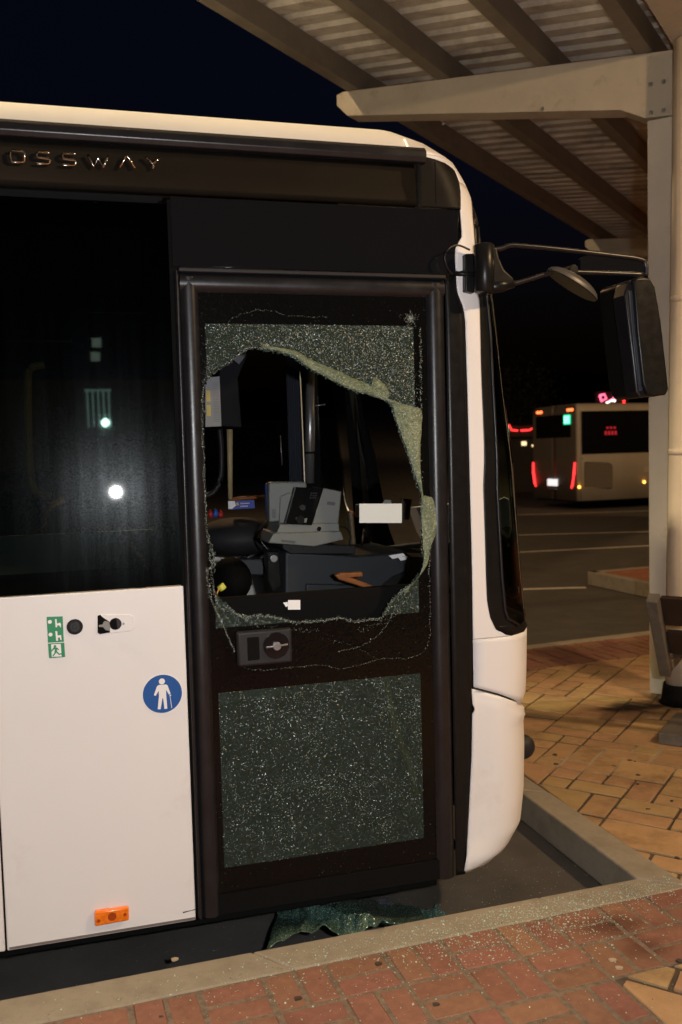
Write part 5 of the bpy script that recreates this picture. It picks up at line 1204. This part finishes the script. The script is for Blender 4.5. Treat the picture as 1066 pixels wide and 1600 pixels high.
for x, z in ((.0, .66), (2.2, .72), (6.2, .7)): fp(MB().disc((x, z), .038, -.03, 0, 14), 'side_marker_lamp', M['glow_orange'])
idp = MB()  # glowing red blocks added on the window for a reflection in its glass
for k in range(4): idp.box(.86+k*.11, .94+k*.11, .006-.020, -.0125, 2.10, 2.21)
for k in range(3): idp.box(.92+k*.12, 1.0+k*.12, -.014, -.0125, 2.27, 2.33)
fp(idp, 'red_reflection', mat('dim_red_reflection', (.1, .01, .01), .5, emit=(1, .03, .05), estr=.35))
hp = MB(); hp.box(2.2, 2.4, -.006, 0, 1.0, 1.16); fp(hp, 'fuel_flap', M['far_white'], bevel=.003)
for x in (4.3, 9.8):
    tr_ = MB(); tr_.grid([[(x+r*math.cos(2*PI*k/24), ow, .48+r*math.sin(2*PI*k/24)) for k in range(25)] for ow, r in ((-.01, .28), (-.02, .44), (.02, .48), (.28, .48))]); wo = fp(tr_, 'wheel', M['rubber'])
    q = MB(); q.grid([[(x+r*math.cos(2*PI*k/24), ow, .48+r*math.sin(2*PI*k/24)) for k in range(25)] for ow, r in ((-.01, .28), (.05, .2), (.02, .0))]); q.build('rim', M['steel'], wo)

# ------------------------------------------------------------------ lights and things further off
def far_box(name, cpx, Y, w_, h_, z0, mt, label, cat, d=.3):
    pass
c_ = Vector((14.14, 48, 4.036))
sg = empty('neon_sign', (c_.x, c_.y, 0), 0, label='small red and white neon sign glowing above the far bus', cat='neon sign')
m = MB(); m.box(-.06, .06, 0, .12, 0, c_.z-.6); m.build('post', M['far_wall'], sg)
m = MB(); m.box(-.9, .8, .0, .25, c_.z-.55, c_.z+.35); m.build('sign_box', M['far_wall'], sg)
for nm, pts, mt in (('red_tube', [(-.7, .25), (-.45, .3), (-.35, .1), (-.6, -.05), (-.7, .25)], 'glow_pink'), ('red_tube', [(.05, .2), (.35, .28), (.55, .2), (.55, -.3)], 'glow_red'), ('red_tube', [(-.3, -.1), (0, .05), (.1, .25)], 'glow_pink'), ('white_tube', [(-.35, -.15), (-.1, .0), (.1, -.05)], 'glow_white'), ('white_tube', [(-.1, -.4), (.05, -.4)], 'glow_white')):
    MB().tube([(a, -.06, c_.z+b-.1) for a, b in pts], .055, 6).build(nm, M[mt], sg)
c_ = Vector((7.294, 38, 2.326))
fs_ = empty('petrol_kiosk', (c_.x, c_.y, -.15), 0, label='distant dark kiosk with red lit roof edge left of the far bus', cat='kiosk')
m = MB(); m.box(-1.4, 1.4, 0, 2.4, 0, c_.z-.1); m.build('wall', M['far_wall'], fs_)
m = MB(); m.box(-1.6, 1.6, -.3, 2.6, c_.z-.1, c_.z+.35); m.build('roof', M['far_wall'], fs_)
MB().tube([(-.42, -.34, c_.z+.40), (-.31, -.34, c_.z+.18), (-.06, -.34, c_.z+.15)], .035, 6).build('red_edge_light', M['glow_red'], fs_)
MB().tube([(.06, -.34, c_.z+.15), (.42, -.34, c_.z+.16), (.52, -.34, c_.z+.22)], .035, 6).build('red_edge_light', M['glow_red'], fs_)
for x, z, s_, mt in ((.25, 1.95, .10, 'glow_warm'), (.62, 1.85, .05, 'glow_warm'), (.75, 2.05, .03, 'glow_white')):
    q = MB(); q.box(x-s_, x+s_, -.03, -.005, z-s_*.8, z+s_*.8); q.build('lit_window', M[mt], fs_)
# distant dark building line, closing the yard
m = MB(); m.box(-45, 60, 95, 110, -.15, 5.0); o = m.build('distant_building', M['far_wall']); tag(o, 'long low dark building closing the view behind the road', 'building')
# trees beyond the road
def tree(x, y, h, label):
    t_ = empty('tree', (x, y, -.15), 0, label=label, cat='tree', group='trees beyond the far road')
    r_ = random.Random(int(x*10)); m = MB(); m.tube([(0, 0, 0), (.05, 0, h*.3), (-.05, .05, h*.6), (0, 0, h*.9)], [.18, .14, .09, .03], 8)
    tips = []
    for k in range(14):
        a = r_.uniform(0, 2*PI); z = h*r_.uniform(.35, .8); L_ = h*r_.uniform(.14, .28); e = Vector((math.cos(a)*L_, math.sin(a)*L_, z+L_*.7)); m.tube([(0, 0, z), tuple(e)], [.05, .012], 5); tips.append(e)
    m.build('trunk', M['bark'], t_)
    cr_ = MB()
    for e in tips:
        for k in range(230):
            p = e+Vector((r_.gauss(0, .09), r_.gauss(0, .09), r_.gauss(0, .09)))*h*.75; s_ = r_.uniform(.05, .11)
            a, b = Vector((r_.gauss(0, 1), r_.gauss(0, 1), r_.gauss(0, 1))).normalized()*s_, Vector((r_.gauss(0, 1), r_.gauss(0, 1), r_.gauss(0, 1))).normalized()*s_
            cr_.add([p-a, p+b, p+a, p-b], [(0, 1, 2, 3)])
    cr_.build('crown', M['leaf'], t_, recalc=False)
tree((10.1, 52, 3.728)[0], 52, 6.6, 'sparse dark tree seen between the windscreen and the far bus')
tree((8.96, 56, 3.934)[0], 56, 7.5, 'dark tree mostly hidden behind the bus windscreen edge')

# ------------------------------------------------------------------ station building behind the viewer, seen only as a reflection
sb = empty('station_building', -BN*6.5+Vector((0, 0, 0)), BTH, label='pale station building behind the viewer with a barred lit window', cat='building')
m = MB(); m.box(-9, -1.05, -3, 0, 0, 3.6); m.box(-.25, 9, -3, 0, 0, 3.6); m.box(-1.05, -.25, -3, 0, 2.4, 3.6); m.box(-1.05, -.25, -3, 0, 0, .95); m.build('wall', M['station_wall'], sb)
mr_ = [Vector((1.996, -6.189, 3.441)), Vector((2.329, -6.093, 3.438)), Vector((1.977, -6.195, 2.965))]
def toL(v): r = v+BN*6.5; return (r.dot(BD), r.z)
a, b, c = [toL(v) for v in mr_]
m = MB(); m.box(-1.04, -.26, -.5, -.4, .96, 2.39); m.build('window_back', M['gloss_black'], sb)
x0, x1 = min(a[0], b[0]), max(a[0], b[0])
bars = MB()
for k in range(5): x = x0+(x1-x0)*(k+.5)/5; bars.box(x-.012, x+.012, .01, .03, c[1], a[1])
bars.box(x0, x1, .01, .03, a[1], a[1]+.03)
bars.build('window_bars', mat('lit_bars', (.6, .7, .68), .5, emit=(.5, .9, .8), estr=1.6), sb)
q = toL(Vector((2.24, -6.119, 3.02))); MB().disc(q, .055, .03, .06, 20).build('flash_reflection_disc', mat('flash_reflection_glow', (.6, .7, .68), .5, emit=(.6, 1, .88), estr=60), sb)  # glowing disc added to stand for the flash's second reflection
for px_ in ((2.174, -6.138, 4.106), (2.151, -6.145, 3.918)):
    q = toL(Vector(px_)); MB().box(q[0]-.06, q[0]+.06, .01, .03, q[1]-.07, q[1]+.05).build('lit_notice', mat('lit_notice', (.5, .6, .55), .5, emit=(.6, .85, .7), estr=1.5), sb)
